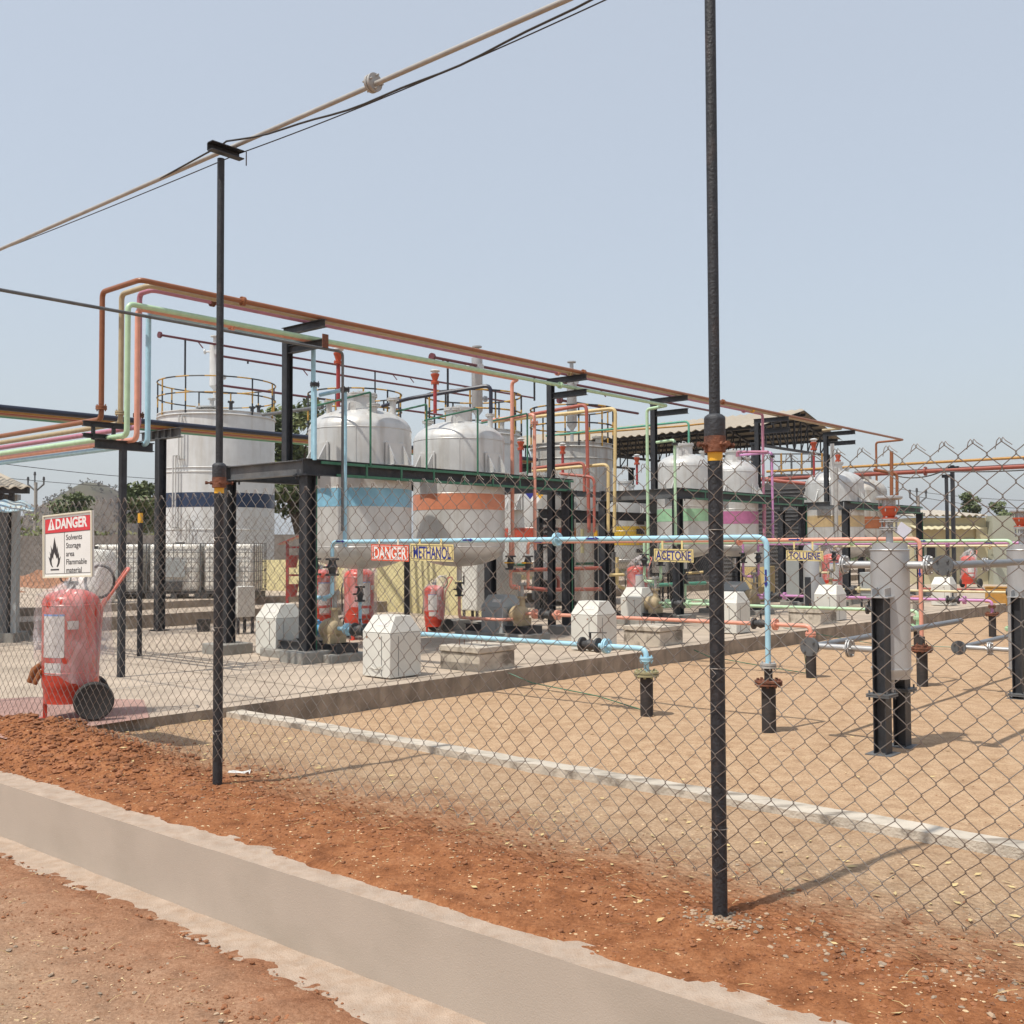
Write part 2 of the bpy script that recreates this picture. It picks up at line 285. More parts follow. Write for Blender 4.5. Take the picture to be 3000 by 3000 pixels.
    def build(s, name, m, parent=None, smooth=True, bevel=0):
        me = bpy.data.meshes.new(name); me.from_pydata(s.v, [], s.f)
        mats = m if isinstance(m, (list, tuple)) else [m]
        for q in mats: me.materials.append(M[q] if isinstance(q, str) else q)
        if len(mats) > 1: me.polygons.foreach_set('material_index', s.mi)
        if smooth:
            me.polygons.foreach_set('use_smooth', [True]*len(s.f)); me.set_sharp_from_angle(angle=math.radians(38))
        me.update()
        o = bpy.data.objects.new(name, me); COL.objects.link(o)
        if parent: o.parent = parent
        if bevel:
            b = o.modifiers.new('bevel', 'BEVEL'); b.width = bevel; b.segments = 2; b.limit_method = 'ANGLE'; b.angle_limit = math.radians(40)
        return o
def tag(o, label=None, cat=None, group=None, kind=None):
    if label: o['label'] = label
    if cat: o['category'] = cat
    if group: o['group'] = group
    if kind: o['kind'] = kind
    return o
def thing(name, label, cat, loc=(0, 0, 0), rz=0.0, group=None):
    o = bpy.data.objects.new(name, None); COL.objects.link(o); o.location = loc; o.rotation_euler = (0, 0, rz); o.empty_display_size = 0.1
    return tag(o, label, cat, group)
def dup(root, loc, rz=None, label=None, group=None):
    r = root.copy(); COL.objects.link(r); r.location = loc
    if rz is not None: r.rotation_euler = (0, 0, rz)
    if label: r['label'] = label
    if group: r['group'] = group
    for ch in [o for o in COL.objects if o.parent == root]:
        c = ch.copy(); COL.objects.link(c); c.parent = r
        for g in [o for o in COL.objects if o.parent == ch]:
            d = g.copy(); COL.objects.link(d); d.parent = c
    return r
def fillet(pts, rad, n=5):
    pts = [Vector(p) for p in pts]; out = [pts[0]]
    for i in range(1, len(pts)-1):
        p, a, b = pts[i], pts[i-1]-pts[i], pts[i+1]-pts[i]
        r = min(rad, a.length*0.45, b.length*0.45); A, B = p+a.normalized()*r, p+b.normalized()*r
        for k in range(n+1):
            t = k/n; out.append(A*(1-t)**2+p*2*t*(1-t)+B*t*t)
    return out+[pts[-1]]
def flange_mb(c, d, r, t=0.018, gap=0.006, bolts=4, mb=None):
    mb = mb or MB(); c, d = Vector(c), Vector(d).normalized()
    mb.cyl(c-d*(t+gap/2), c-d*gap/2, r, n=18); mb.cyl(c+d*gap/2, c+d*(t+gap/2), r, n=18)
    x = d.orthogonal().normalized(); y = d.cross(x)
    for k in range(bolts):
        q = 2*math.pi*(k+0.5)/bolts; e = c+(x*math.cos(q)+y*math.sin(q))*r*0.76
        mb.cyl(e-d*(t+0.022), e+d*(t+0.022), r*0.11, n=6)
    return mb
def pipe(label, m, pts, r, fl=(), elbow=0.09, n=12, name='pipe', group=None, straps=()):
    """one pipe run: Empty > run, flanges"""
    t = thing(name, label, 'pipe', pts[0], 0, group); o = Vector(pts[0])
    q = [Vector(p)-o for p in pts]
    MB().tube(fillet(q, elbow) if len(q) > 2 else q, r, n).build('run', m, t)
    for c, d, fr, fm in fl: flange_mb(Vector(c)-o, d, fr).build('flange', fm, t)
    for c, d in straps:
        c, d = Vector(c)-o, Vector(d).normalized(); MB().cyl(c-d*0.02, c+d*0.02, r*1.25, n=12).build('joint', m, t)
    return t
def valve(label, c, d, r, hm='black', group=None):
    """flanged ball valve with lever at c along direction d"""
    c, d = Vector(c), Vector(d).normalized(); t = thing('valve', label, 'valve', c, 0, group)
    mb = MB(); mb.cyl(-d*0.11, -d*0.085, r, n=18); mb.cyl(d*0.085, d*0.11, r, n=18)
    mb.tube([-d*0.085, -d*0.05, d*0, d*0.05, d*0.085], [r*0.5, r*0.55, r*0.8, r*0.55, r*0.5], 14); mb.build('body', 'castiron', t)
    u = Vector((0, 0, 1)) if abs(d.z) < 0.8 else -Bv
    s = d.cross(u).normalized()
    h = MB(); h.cyl(u*r*0.6, u*(r+0.05), 0.012, n=8); h.bar(u*(r+0.05)-s*0.02, u*(r+0.055)+(s if abs(d.z) > 0.8 else -d)*0.2, 0.022, 0.008); h.build('lever', hm, t)
    return t
def text(parent, s, x, y, size, m, F4, sx=1.0, depth=0.0015, bold=0.0, name='lettering', align='LEFT'):
    cu = bpy.data.curves.new('t', 'FONT'); cu.body = s; cu.size = size; cu.offset = bold*size; cu.extrude = depth; cu.align_x = align; cu.resolution_u = 3
    tmp = bpy.data.objects.new('t', cu); COL.objects.link(tmp)
    bpy.context.view_layer.update(); dg = bpy.context.evaluated_depsgraph_get()
    me = bpy.data.meshes.new_from_object(tmp.evaluated_get(dg)); bpy.data.objects.remove(tmp)
    for v in me.vertices: v.co = F4 @ Vector((x+v.co.x*sx, y+v.co.y, v.co.z+depth))
    me.materials.clear(); me.materials.append(M[m]); me.name = name
    o = bpy.data.objects.new(name, me); COL.objects.link(o); o.parent = parent; return o
def frame(o, x, y):          # 4x4 from origin and two axes
    x, y = Vector(x).normalized(), Vector(y).normalized(); z = x.cross(y).normalized()
    m = Matrix((x, y, z)).transposed().to_4x4(); m.translation = Vector(o); return m

def zy(p, py):               # height at which the vertical through p shows at photo row py
    c = RC.transposed() @ (Vector((p.x, p.y, 0))-CAMP); k = RC.transposed() @ Vector((0, 0, 1)); e = 1500-py
    return (-e*c.z-F*c.y)/(F*k.y+e*k.z)
# ================================================================ THE GROUND
def fn(x, y, s, seed=0.0): return noise.fractal(Vector((x*s+seed, y*s-seed, seed*0.7)), 1.0, 2.1, 4)
def sheet(name, a0, a1, b0, b1, step, hf, m, kind='structure'):
    na, nb = max(1, round((a1-a0)/step)), max(1, round((b1-b0)/step)); vs = []
    for i in range(na+1):
        for j in range(nb+1):
            a, b = a0+(a1-a0)*i/na, b0+(b1-b0)*j/nb; vs.append(AB(a, b, hf(a, b)))
    fs = [(i*(nb+1)+j, (i+1)*(nb+1)+j, (i+1)*(nb+1)+j+1, i*(nb+1)+j+1) for i in range(na) for j in range(nb)]
    mb = MB(); mb.v = [tuple(v) for v in vs]; mb.f = [f[::-1] for f in fs]; mb.mi = [0]*len(fs)
    o = mb.build(name, m); tag(o, kind=kind)
    o.data.set_sharp_from_angle(angle=math.radians(180)); return o
def sst(x, a, b): t = max(0, min(1, (x-a)/(b-a))); return t*t*(3-2*t)
WALL_B = 2.975; FB = 3.73; SLAB_A = 7.9; CURB_B = 5.36
def wb(a): return 2.94+0.016*(6.9-max(a, 1.2))
def vz(a, b): return -0.335+0.02*fn(a, b, 1.3, 2)
def bank_h(a, b):
    edge = 3.055+0.014*fn(a, 0, 1.7, 3)+0.005*fn(a, 0, 9, 5)
    h = -0.04+0.045*sst(b, edge-0.02, edge+0.13)
    lump = 0.5+0.5*sst(4.3-b, -0.3, 0.6)
    h += lump*(0.020*fn(a, b, 2.2, 1)+0.010*abs(fn(a, b, 9, 2))+0.007*fn(a, b, 28, 9))*sst(b, edge, edge+0.1)
    mound = 0.17*math.exp(-((a-7.7)/1.15)**2-((b-3.70)/0.36)**2)
    rough = 1+0.35*fn(a, b, 5, 4)
    h += mound*rough+0.05*math.exp(-((b-3.63)/0.22)**2)*(0.55+0.6*fn(a, 0, 1.4, 8))*sst(a, 0.5, 2.2)
    if mound > 0.02: h += 0.028*abs(fn(a, b, 11, 6))
    h -= 0.07*math.exp(-((a-0.55)/0.07)**2-((b-3.38)/0.035)**2)*(1+fn(a, b, 20, 2))
    return h
sheet('ground', -900, 900, -300, 1500, 60, lambda a, b: -0.5, 'earth')
sheet('soil_bank', -4.5, 11, 3.046, CURB_B+0.02, 0.024, bank_h, 'soil_bank')
sheet('sand', -30, SLAB_A+0.15, CURB_B+0.1, 60, 0.2, lambda a, b: -0.12+0.018*fn(a, b, 0.7, 2)+0.008*fn(a, b, 2.3, 5), 'sand')
sheet('earth', -60, 11, 60, 130, 5, lambda a, b: -0.12, 'earth')
sheet('road_verge', -4, 12, -2.5, 2.92, 0.034,
      lambda a, b: vz(a, b)+0.02*abs(fn(a, b, 8, 7))*sst(b, 0.8, 2.0)+0.006*fn(a, b, 25, 3)-0.035*sst(b-wb(a)+0.025*fn(a, 0, 1.6, 4)+0.010*fn(a, 0, 8, 4), -.15, -.09)-0.01*sst(b, 2.7, 2.75)+0.02*sst(2.88-b, 0, 0.35)*sst(b, 2.35, 2.8), 'verge')
# drain wall: rendered face, ledge on top, footing strip at its foot
mb = MB()
N = 240
for k in range(N):
    a0, a1 = -3+15*k/N, -3+15*(k+1)/N
    j = lambda a: 0.005*fn(a, 1, 2.5, 4); kt = lambda a: 0.002*fn(a, 7, 9, 4)
    p = [AB(a0, wb(a0)+j(a0)+.004, -0.5), AB(a1, wb(a1)+j(a1)+.004, -0.5), AB(a1, wb(a1)+j(a1), kt(a1)), AB(a0, wb(a0)+j(a0), kt(a0))]
    mb.add(p, [(0, 1, 2, 3)])
wall = mb.build('drain_wall_face', 'plaster'); wall.data.flip_normals() if wall.data.polygons[0].normal.dot(-Bv) < 0 else None
tag(wall, 'low grey cement wall running diagonally across the foreground', 'wall'); wall.name = 'drain_wall'
mb = MB()
for k in range(N):
    a0, a1 = -3+15*k/N, -3+15*(k+1)/N
    q = lambda a, b: AB(a, b, 0.002*fn(a, 7, 9, 4)+(b-wb(a) > .01)*0.004*fn(a, b*9, 9, 4))
    j = lambda a: wb(a)+0.005*fn(a, 1, 2.5, 4); bs = [j(a0), j(a0)+0.02, j(a0)+0.06, 3.2]; bs1 = [j(a1), j(a1)+0.02, j(a1)+0.06, 3.2]
    vs = [v for u, x in zip(bs, bs1) for v in (q(a0, u), q(a1, x))]
    mb.add(vs, [(1, 0, 2, 3), (3, 2, 4, 5), (5, 4, 6, 7)])
led = mb.build('coping', 'ledge'); led.parent = wall
sheet('footing_strip', -4, 12, 2.72, 3.05, 0.05, lambda a, b: -0.335+0.005*fn(a, b, 5, 4), 'ledge')
# concrete apron (slab) with its broken edge, lower kerb of the sand basin
SZ = 0.10
def slab_edge(b): return SLAB_A+0.06-0.03*(b-5)+0.012*fn(b, 0, 3, 2)
mb = MB(); n = 300; b0, b1 = 3.32, 48.0
for k in range(n):
    u, v = b0+(b1-b0)*(k/n)**1.6, b0+(b1-b0)*((k+1)/n)**1.6
    e0, e1 = slab_edge(u), slab_edge(v)
    mb.cur = 1; mb.add([AB(e0, u, -0.25), AB(e1, v, -0.25), AB(e1+0.004, v, SZ-0.006), AB(e0+0.004, u, SZ-0.006)], [(3, 2, 1, 0)])
    mb.cur = 0; mb.add([AB(e0+0.004, u, SZ-0.006), AB(e1+0.004, v, SZ-0.006), AB(e1+0.02, v, SZ), AB(e0+0.02, u, SZ), AB(17, v, SZ), AB(17, u, SZ)], [(3, 2, 1, 0), (5, 4, 2, 3)])
mb.add([AB(SLAB_A, b0, -0.3), AB(17, b0, -0.3), AB(17, b0, SZ), AB(SLAB_A, b0, SZ)], [(3, 2, 1, 0)])
tag(mb.build('pavement', ['concrete', 'concrete_edge']), kind='structure')
# joint along the slab edge: a raised kerb strip a few millimetres proud with a dark joint behind it
mb = MB()
for k in range(120):
    u, v = 5.3+30*k/120, 5.3+30*(k+1)/120
    j0, j1 = slab_edge(u)+.2+0.02*fn(u, 2, 2, 5), slab_edge(v)+.2+0.02*fn(v, 2, 2, 5)
    mb.add([AB(j0, u, SZ+0.004), AB(j1, v, SZ+0.004), AB(j1+0.022, v, SZ+0.004), AB(j0+0.022+0.01*fn(u, 0, 9, 1), u, SZ+0.004)], [(3, 2, 1, 0)])
for bb in (6.6, 9.6, 12.6, 15.6, 19, 23): mb.add([AB(8.05, bb, SZ+0.004), AB(8.05, bb+0.015, SZ+0.004), AB(16.9, bb+0.015, SZ+0.004), AB(16.9, bb, SZ+0.004)], [(0, 1, 2, 3)])
for aa in (9.7, 12.4, 14.6): mb.add([AB(aa, 3.4, SZ+0.004), AB(aa, 30, SZ+0.004), AB(aa+0.015, 30, SZ+0.004), AB(aa+0.015, 3.4, SZ+0.004)], [(3, 2, 1, 0)])
tag(mb.build('pavement_joint', 'concrete_edge'), kind='structure')
mb = MB(); mb.add([AB(7.86, 3.40, SZ+0.005), AB(10.4, 3.40, SZ+0.005), AB(9.9, 4.5, SZ+0.005), AB(8.9, 5.1, SZ+0.005), AB(7.92, 4.6, SZ+0.005)], [(4, 3, 2, 1, 0)])
tag(mb.build('paved_patch', 'pink_flag'), kind='structure')
mb = MB(); n = 260
def kerbh(a, b): return 0.055+0.008*fn(a, b, 3, 2)
for k in range(n):
    u, v = SLAB_A+.05-28*(k/n)**1.3, SLAB_A+.05-28*((k+1)/n)**1.3
    f0, f1 = CURB_B+0.008*fn(u, 0, 6, 1), CURB_B+0.008*fn(v, 0, 6, 1); g0, g1 = f0+0.16+0.01*fn(u, 4, 8, 1), f1+0.16+0.01*fn(v, 4, 8, 1)
    vs = [AB(u, f0, -0.1), AB(v, f1, -0.1), AB(v, f1, kerbh(v, 1)), AB(u, f0, kerbh(u, 1)), AB(v, g1, kerbh(v, 2)), AB(u, g0, kerbh(u, 2)), AB(v, g1+0.01, -0.2), AB(u, g0+0.01, -0.2)]
    mb.add(vs, [(0, 1, 2, 3), (3, 2, 4, 5), (5, 4, 6, 7)])
tag(mb.build('kerb', 'kerb'), kind='structure')
# raised yard behind, in two steps
for nm, a0, z0, z1 in (('raised_yard', 17.0, -0.2, 0.33), ('upper_yard', 18.45, 0.2, 0.47)):
    mb = MB(); n = 80
    for k in range(n):
        u, v = -4+70*k/n, -4+70*(k+1)/n; e0, e1 = a0+0.05*fn(u, 0, 1.2, 3), a0+0.05*fn(v, 0, 1.2, 3)
        mb.cur = 1; mb.add([AB(e0, u, z0), AB(e1, v, z0), AB(e1+0.03, v, z1), AB(e0+0.03, u, z1)], [(3, 2, 1, 0)])
        mb.cur = 0; mb.add([AB(e0+0.03, u, z1), AB(e1+0.03, v, z1), AB(70, v, z1), AB(70, u, z1)], [(3, 2, 1, 0)])
    tag(mb.build(nm, ['concrete', 'concrete_edge']), kind='structure')
sheet('soil_heap', 24, 34, -12, 14, 0.3, lambda a, b: 0.42+0.75*max(0, 1-abs(a-29)/4.5)*sst(math.sin(b*0.9)+0.6, -0.3, 1)+0.15*fn(a, b, 1.5, 3), mat('heap_soil', (0.30, 0.145, 0.08), 0.95, 0, 0.3, 2, 0.6, (0.20, 0.10, 0.06), 0.6, (2, 2, 2)))
# ---- loose matter
def stones(name, m, count, place, s0, s1, flat=0.6, kind='stuff', sub=0):
    mb = MB(); ph = (1+5**0.5)/2
    V = [Vector(v).normalized() for v in [(-1, ph, 0), (1, ph, 0), (-1, -ph, 0), (1, -ph, 0), (0, -1, ph), (0, 1, ph), (0, -1, -ph), (0, 1, -ph), (ph, 0, -1), (ph, 0, 1), (-ph, 0, -1), (-ph, 0, 1)]]
    Fc = [(0, 11, 5), (0, 5, 1), (0, 1, 7), (0, 7, 10), (0, 10, 11), (1, 5, 9), (5, 11, 4), (11, 10, 2), (10, 7, 6), (7, 1, 8), (3, 9, 4), (3, 4, 2), (3, 2, 6), (3, 6, 8), (3, 8, 9), (4, 9, 5), (2, 4, 11), (6, 2, 10), (8, 6, 7), (9, 8, 1)]
    vs, fs = [], []
    for k in range(count):
        p = place()
        if p is None: continue
        s = s0*(s1/s0)**(random.random()**2.2); rx, ry, rz = random.uniform(.6, 1.3), random.uniform(.6, 1.2), random.uniform(.5, 1)*flat
        q = random.random()*6.28; c, si = math.cos(q), math.sin(q); o = len(vs)
        for v in V:
            j = random.uniform(.8, 1.15); x, y = v.x*rx*j, v.y*ry*j
            vs.append((p.x+(x*c-y*si)*s, p.y+(x*si+y*c)*s, p.z+v.z*rz*j*s+rz*s*0.25))
        fs += [(a+o, b+o, c2+o) for a, b, c2 in Fc]
    mb.v, mb.f, mb.mi = vs, fs, [0]*len(fs)
    o = mb.build(name, m, smooth=False); return tag(o, kind=kind)
def on_bank(bmu, bsd, amin=-1.5, amax=9.5):
    def f():
        a = random.uniform(amin, amax); b = random.gauss(bmu, bsd)
        return AB(a, b, bank_h(a, b)) if WALL_B+0.15 < b < CURB_B else None
    return f
def on_mound():
    a, b = random.gauss(7.5, 1.0), random.gauss(3.55, 0.3)
    return AB(a, b, bank_h(a, b)) if WALL_B+0.12 < b < 4.6 and a < 10 else None
def on_verge():
    a = random.uniform(-1, 9); b = random.uniform(0.9, 2.75)
    return AB(a, b, vz(a, b)+0.006)
def on_verge_edge():
    a = random.uniform(-1, 9); b = random.gauss(2.6, 0.16)
    return AB(a, b, vz(a, b)+0.006) if b < 2.78 else None
def on_sand():
    a, b = random.uniform(-3, 7.7), 5.45+9*random.random()**1.6
    return AB(a, b, -0.118)
stones('soil_clods', 'clod', 4200, on_mound, 0.005, 0.032, 0.7)
stones('soil_clods', 'clod', 14000, on_bank(3.75, 0.28), 0.002, 0.016, 0.7)
stones('soil_clods', 'clod', 9000, on_bank(3.3, 0.2), 0.0015, 0.007, 0.7)
stones('soil_clods', 'clod', 9000, on_verge_edge, 0.0015, 0.015, 0.7)
stones('gravel', 'gravel', 4500, on_bank(4.25, 0.35), 0.002, 0.012, 0.5)
stones('gravel', 'gravel', 500, on_bank(3.75, 0.10, -0.6, 1.9), 0.004, 0.016, 0.6)
stones('gravel', 'gravel', 160, lambda: (lambda a, b: AB(a, b, bank_h(a, b)))(random.gauss(2.09, 0.08), random.gauss(3.70, 0.06)), 0.005, 0.018, 0.7)
stones('gravel', 'gravel', 260, lambda: (lambda a, b: AB(a, b, bank_h(a, b)))(random.gauss(0.42, 0.2), random.gauss(3.5, 0.05)), 0.01, 0.026, 0.6)
stones('gravel', 'gravel', 1800, on_verge, 0.003, 0.016, 0.6)
stones('soil_clods', 'clod', 9000, on_verge, 0.0015, 0.008, 0.6)
stones('gravel_chips', 'chips', 5000, on_verge, 0.0015, 0.007, 0.5)
stones('gravel_chips', 'chips', 2200, on_bank(3.4, 0.35), 0.003, 0.011, 0.4)
stones('gravel_chips', 'chips', 1500, on_verge, 0.003, 0.012, 0.4)
stones('gravel_chips', 'chips', 3500, on_bank(4.6, 0.35), 0.002, 0.009, 0.35)
stones('sand_grit', 'chips', 7000, on_sand, 0.003, 0.010, 0.35)
stones('sand_grit', 'clod', 3500, on_sand, 0.003, 0.009, 0.35)
mb = MB()
for k in range(900):       # straw and dry leaves
    r = random.random()
    p = on_verge() if r < 0.5 else (on_bank(4.0, 0.5)() or on_verge())
    q = random.random()*6.28; L = random.uniform(0.02, 0.085); d = Vector((math.cos(q), math.sin(q), random.uniform(-.05, .25))); p = p+Vector((0, 0, 0.006))
    mb.tube([p, p+d*L*0.5+Vector((0, 0, 0.004)), p+d*L+Vector((random.uniform(-.01, .01), 0, 0))], 0.0009, 3, False)
for k in range(700):
    p = (on_bank(4.5, 0.5)() if k % 3 else None) or on_sand(); q = random.random()*6.28; s = random.uniform(0.012, 0.03)
    u = Vector((math.cos(q), math.sin(q), 0))*s; v = Vector((-math.sin(q), math.cos(q), 0.3))*s*0.45; p = p+Vector((0, 0, 0.006))
    mb.add([p-u, p+v, p+u+Vector((0, 0, 0.004)), p-v*0.4], [(0, 1, 2, 3)])
tag(mb.build('straw_litter', mat('straw', (0.55, 0.42, 0.20), 0.8)), kind='stuff')
# ---- hill, scrub, trees
mb = MB(); nx, ny = 60, 24; hc = at(262, 1600, 420)
for i in range(nx+1):
    for j in range(ny+1):
        x = -70+140*i/nx; y = -60+120*j/ny
        pr = 29*math.exp(-(x/20)**2)*1.0+9*math.exp(-((x+24)/12)**2)+10*math.exp(-((x-22)/12)**2)
        h = pr*math.exp(-(y/32)**2)+1.3*fn(x, y, 0.09, 2); mb.v.append((hc.x+x, hc.y+y, -1+h))
mb.f = [(i*(ny+1)+j, (i+1)*(ny+1)+j, (i+1)*(ny+1)+j+1, i*(ny+1)+j+1) for i in range(nx) for j in range(ny)]; mb.mi = [0]*len(mb.f)
hv = list(mb.v)
tag(mb.build('hill', 'hillscrub'), kind='structure')
def leafblob(mb, c, r, n, s, flat=0.8):
    for k in range(n):
        d = Vector((random.gauss(0, 1), random.gauss(0, 1), random.gauss(0, 1))).normalized()*(random.random()**0.4)
        p = Vector(c)+Vector((d.x*r, d.y*r, d.z*r*flat)); u = Vector((random.gauss(0, 1), random.gauss(0, 1), random.gauss(0, 1))).normalized(); v = u.orthogonal().normalized()
        a, b = u*s*random.uniform(.6, 1.3), v*s*random.uniform(.3, .7)
        mb.add([p-a, p+b, p+a, p-b], [(0, 1, 2, 3)])
mb = MB()
for k in range(1500):
    x, y, z = hv[random.randrange(len(hv))]
    if z > 1: leafblob(mb, (x+random.uniform(-2, 2), y+random.uniform(-2, 2), z+random.uniform(-.2, 1.3)), random.uniform(.8, 2.0), 9, 0.55)
tag(mb.build('hill_bushes', 'hillscrub', smooth=False), kind='stuff')
def tree(label, p, h, R, nl, s, lm='leaf', th=0.4, cat='tree', name='tree', group=None):
    t = thing(name, label, cat, p, 0, group); mb = MB()
    mb.tube([(0, 0, 0), (0.05*h, 0, h*th*0.6), (0.02*h, 0.02*h, h*th), (0, 0, h*0.8)], [h*0.03, h*0.024, h*0.02, h*0.006], 8)
    cl = []
    for k in range(9):
        q = k*2.4; e = Vector((math.cos(q)*R*0.65*random.uniform(.6, 1.1), math.sin(q)*R*0.65*random.uniform(.6, 1.1), h*(th+(1-th)*random.uniform(.15, .9))))
        mb.tube([(0.02*h, 0, h*th*random.uniform(.7, 1.2)), e*0.5+Vector((0, 0, h*th*0.5)), e], [h*0.014, h*0.009, h*0.003], 5); cl.append(e)
    mb.build('trunk', 'bark', t); mb = MB()
    cl += [Vector((random.uniform(-.6, .6)*R, random.uniform(-.6, .6)*R, h*random.uniform(th*0.9, 0.97))) for k in range(12)]
    for e in cl: leafblob(mb, e, R*random.uniform(.28, .5), nl//len(cl), s)
    mb.build('crown', lm, t, smooth=False); return t
tree('leafy green tree rising behind the large white tank and the first black rack post', at(862, 1700, 38), 6.6, 1.7, 6500, 0.12, th=0.25)
tree('dark green tree just behind the left black rack column, below the hill', at(405, 1620, 40), 2.6, 0.9, 2600, 0.09)
tree('small bushy tree in the scrub above the danger sign, left of the two together', at(190, 1600, 60), 3.0, 0.9, 1600, 0.11)
tree('small bushy tree in the scrub above the danger sign, right of the two together', at(232, 1600, 60), 3.15, 0.8, 1600, 0.11)
tree('treetop showing over the corrugated roof, left of the two there', at(2843, 1600, 62), 3.2, 0.75, 1200, 0.13)
tree('faint treetop over the roof near the right edge of the yellow building', at(2938, 1600, 75), 3.2, 0.9, 1200, 0.14)
tree('dark bushy tree at the far right beyond the grey block of the yellow building', at(2990, 1620, 45), 1.8, 0.9, 2500, 0.12, th=0.1)
mb = MB()
for k in range(330):
    px = random.uniform(-60, 760); Y = random.uniform(42, 75); c = at(px, 1600, Y); leafblob(mb, (c.x, c.y, random.uniform(0.2, 1.9 if k % 3 else 2.3)), random.uniform(.5, 1.3), 50, 0.15)
tag(mb.build('scrub', 'leaf_dry', smooth=False), kind='stuff')
mb = MB()
for k in range(150):
    px = random.uniform(2470, 3080); Y = random.uniform(60, 85); c = at(px, 1600, Y); leafblob(mb, (c.x, c.y, random.uniform(0.1, 1.2)), random.uniform(.5, .9), 40, 0.16)
tag(mb.build('scrub', 'leaf', smooth=False), kind='stuff')
# compound wall
def wallbox(name, p, q, z0, z1, t, m, label, cat='wall'):
    r = thing(name, label, cat, (p.x, p.y, 0)); a = Vector((0, 0, z0)); b = Vector((q.x-p.x, q.y-p.y, z0)); mb = MB(); mb.bar(a+Vector((0, 0, (z1-z0)/2)), b+Vector((0, 0, (z1-z0)/2)), t, z1-z0); mb.build('wall_panel', m, r)
    mb = MB(); L = (b-a).length; k = int(L/2.6)
    for i in range(k+1): c = a.lerp(b, i/max(k, 1)); mb.bx(c.x-.1, c.x+.1, c.y-.1, c.y+.1, z0, z1+0.06)
    mb.build('piers', m, r); return r
wallbox('compound_wall', at(-80, 1620, 37), at(985, 1620, 36), 0.2, 2.0, 0.15, 'block', 'grey block compound wall behind the white totes, below the scrub')
# pale yellow bund wall round the large tanks
t = thing('bund_wall', 'low pale yellow wall standing behind the tanks and fire extinguishers', 'wall', AB(14.2, 15.7))
MB().bar(Vector((0, 0, 0.65)), AB(7.5, 0, 0.65), 0.2, 1.15).build('wall_panel', 'yellow_wall', t)
MB().bar(AB(7.45, 0.1, 0.65), AB(7.45, 16, 0.65), 0.2, 1.14).build('wall_return', 'yellow_wall', t)
# ================================================================ NEAR FENCE
def mesh_fence(label, a0, a1, b_line, z0, z1, p, r, along='A', seg=4, jit=0.0025, prongs=True, name='chain_link_fence', lowf=0.012, group=None, hcell=0.0475):
    """woven zigzag wires: neighbours meet at the knuckles"""
    O = AB(a0, b_line, 0) if along == 'A' else AB(b_line, a0, 0)
    D = Av if along == 'A' else Bv; Nn = Bv if along == 'A' else Av
    n = int((a1-a0)/hcell); rows = int(round((z1-z0)/(p/2))); mb = MB(); node = {}
    def nodep(i, k):
        if (i, k) not in node:
            x = i*hcell; z = z0+k*p/2
            bul = lowf*noise.noise(Vector((x*0.9, z*0.9, 3.3)))
            sag = 0.012*noise.noise(Vector((x*0.35, 0, 9)))
            node[(i, k)] = O+D*(x+random.uniform(-jit, jit)+0.006*noise.noise(Vector((x*2, z*2, 1))))+Nn*bul+Vector((0, 0, z+sag+random.uniform(-jit, jit)))
        return node[(i, k)]
    for i in range(n):
        pts = []
        for k in range(rows+1):
            side = i + ((i+k) % 2)
            q = nodep(side, k); s = -1 if side == i else 1
            # hook slightly past the node so that neighbouring wires interlock
            q = q+D*(s*r*1.2)
            pts.append(q+Vector((0, 0, -0.003))+Nn*(r*0.9)); pts.append(q+Vector((0, 0, 0.003))-Nn*(r*0.9))
        if prongs and (pts[-1]-pts[-3]).dot(D) > 0:
            e = pts[-1]; pts += [e+Vector((0, 0, 0.006))+D*0.004, e+Vector((0, 0, -0.004))+D*0.012, e+Vector((0, 0, -0.028-random.uniform(0, .006)))+D*0.017+Nn*random.uniform(-.006, .006)]
        elif prongs:
            e = pts[-1]; pts += [e+Vector((0, 0, 0.006))-D*0.003, e-D*0.012+Vector((0, 0, -0.006)), e-D*0.032+Vector((0, 0, -0.021))]
        if prongs and i % 2:
            e = pts[0]; pts = [e+D*0.012+Vector((0, 0, 0.012))-Nn*0.004, e+D*0.006-Vector((0, 0, 0.006))]+pts
        mb.tube(pts, r, seg, False)
    t = thing(name, label, 'fence', O, 0, group)
    mb.v = [tuple(Vector(v)-O) for v in mb.v]
    o = mb.build('wire_mesh', 'galv', t); o.data.set_sharp_from_angle(angle=math.radians(180)); return t
mesh_fence('rusty chain-link mesh fence stretched across the whole foreground', -3.6, 10.2, FB-0.035, 0.195, 1.855, 0.0945, 0.00155)
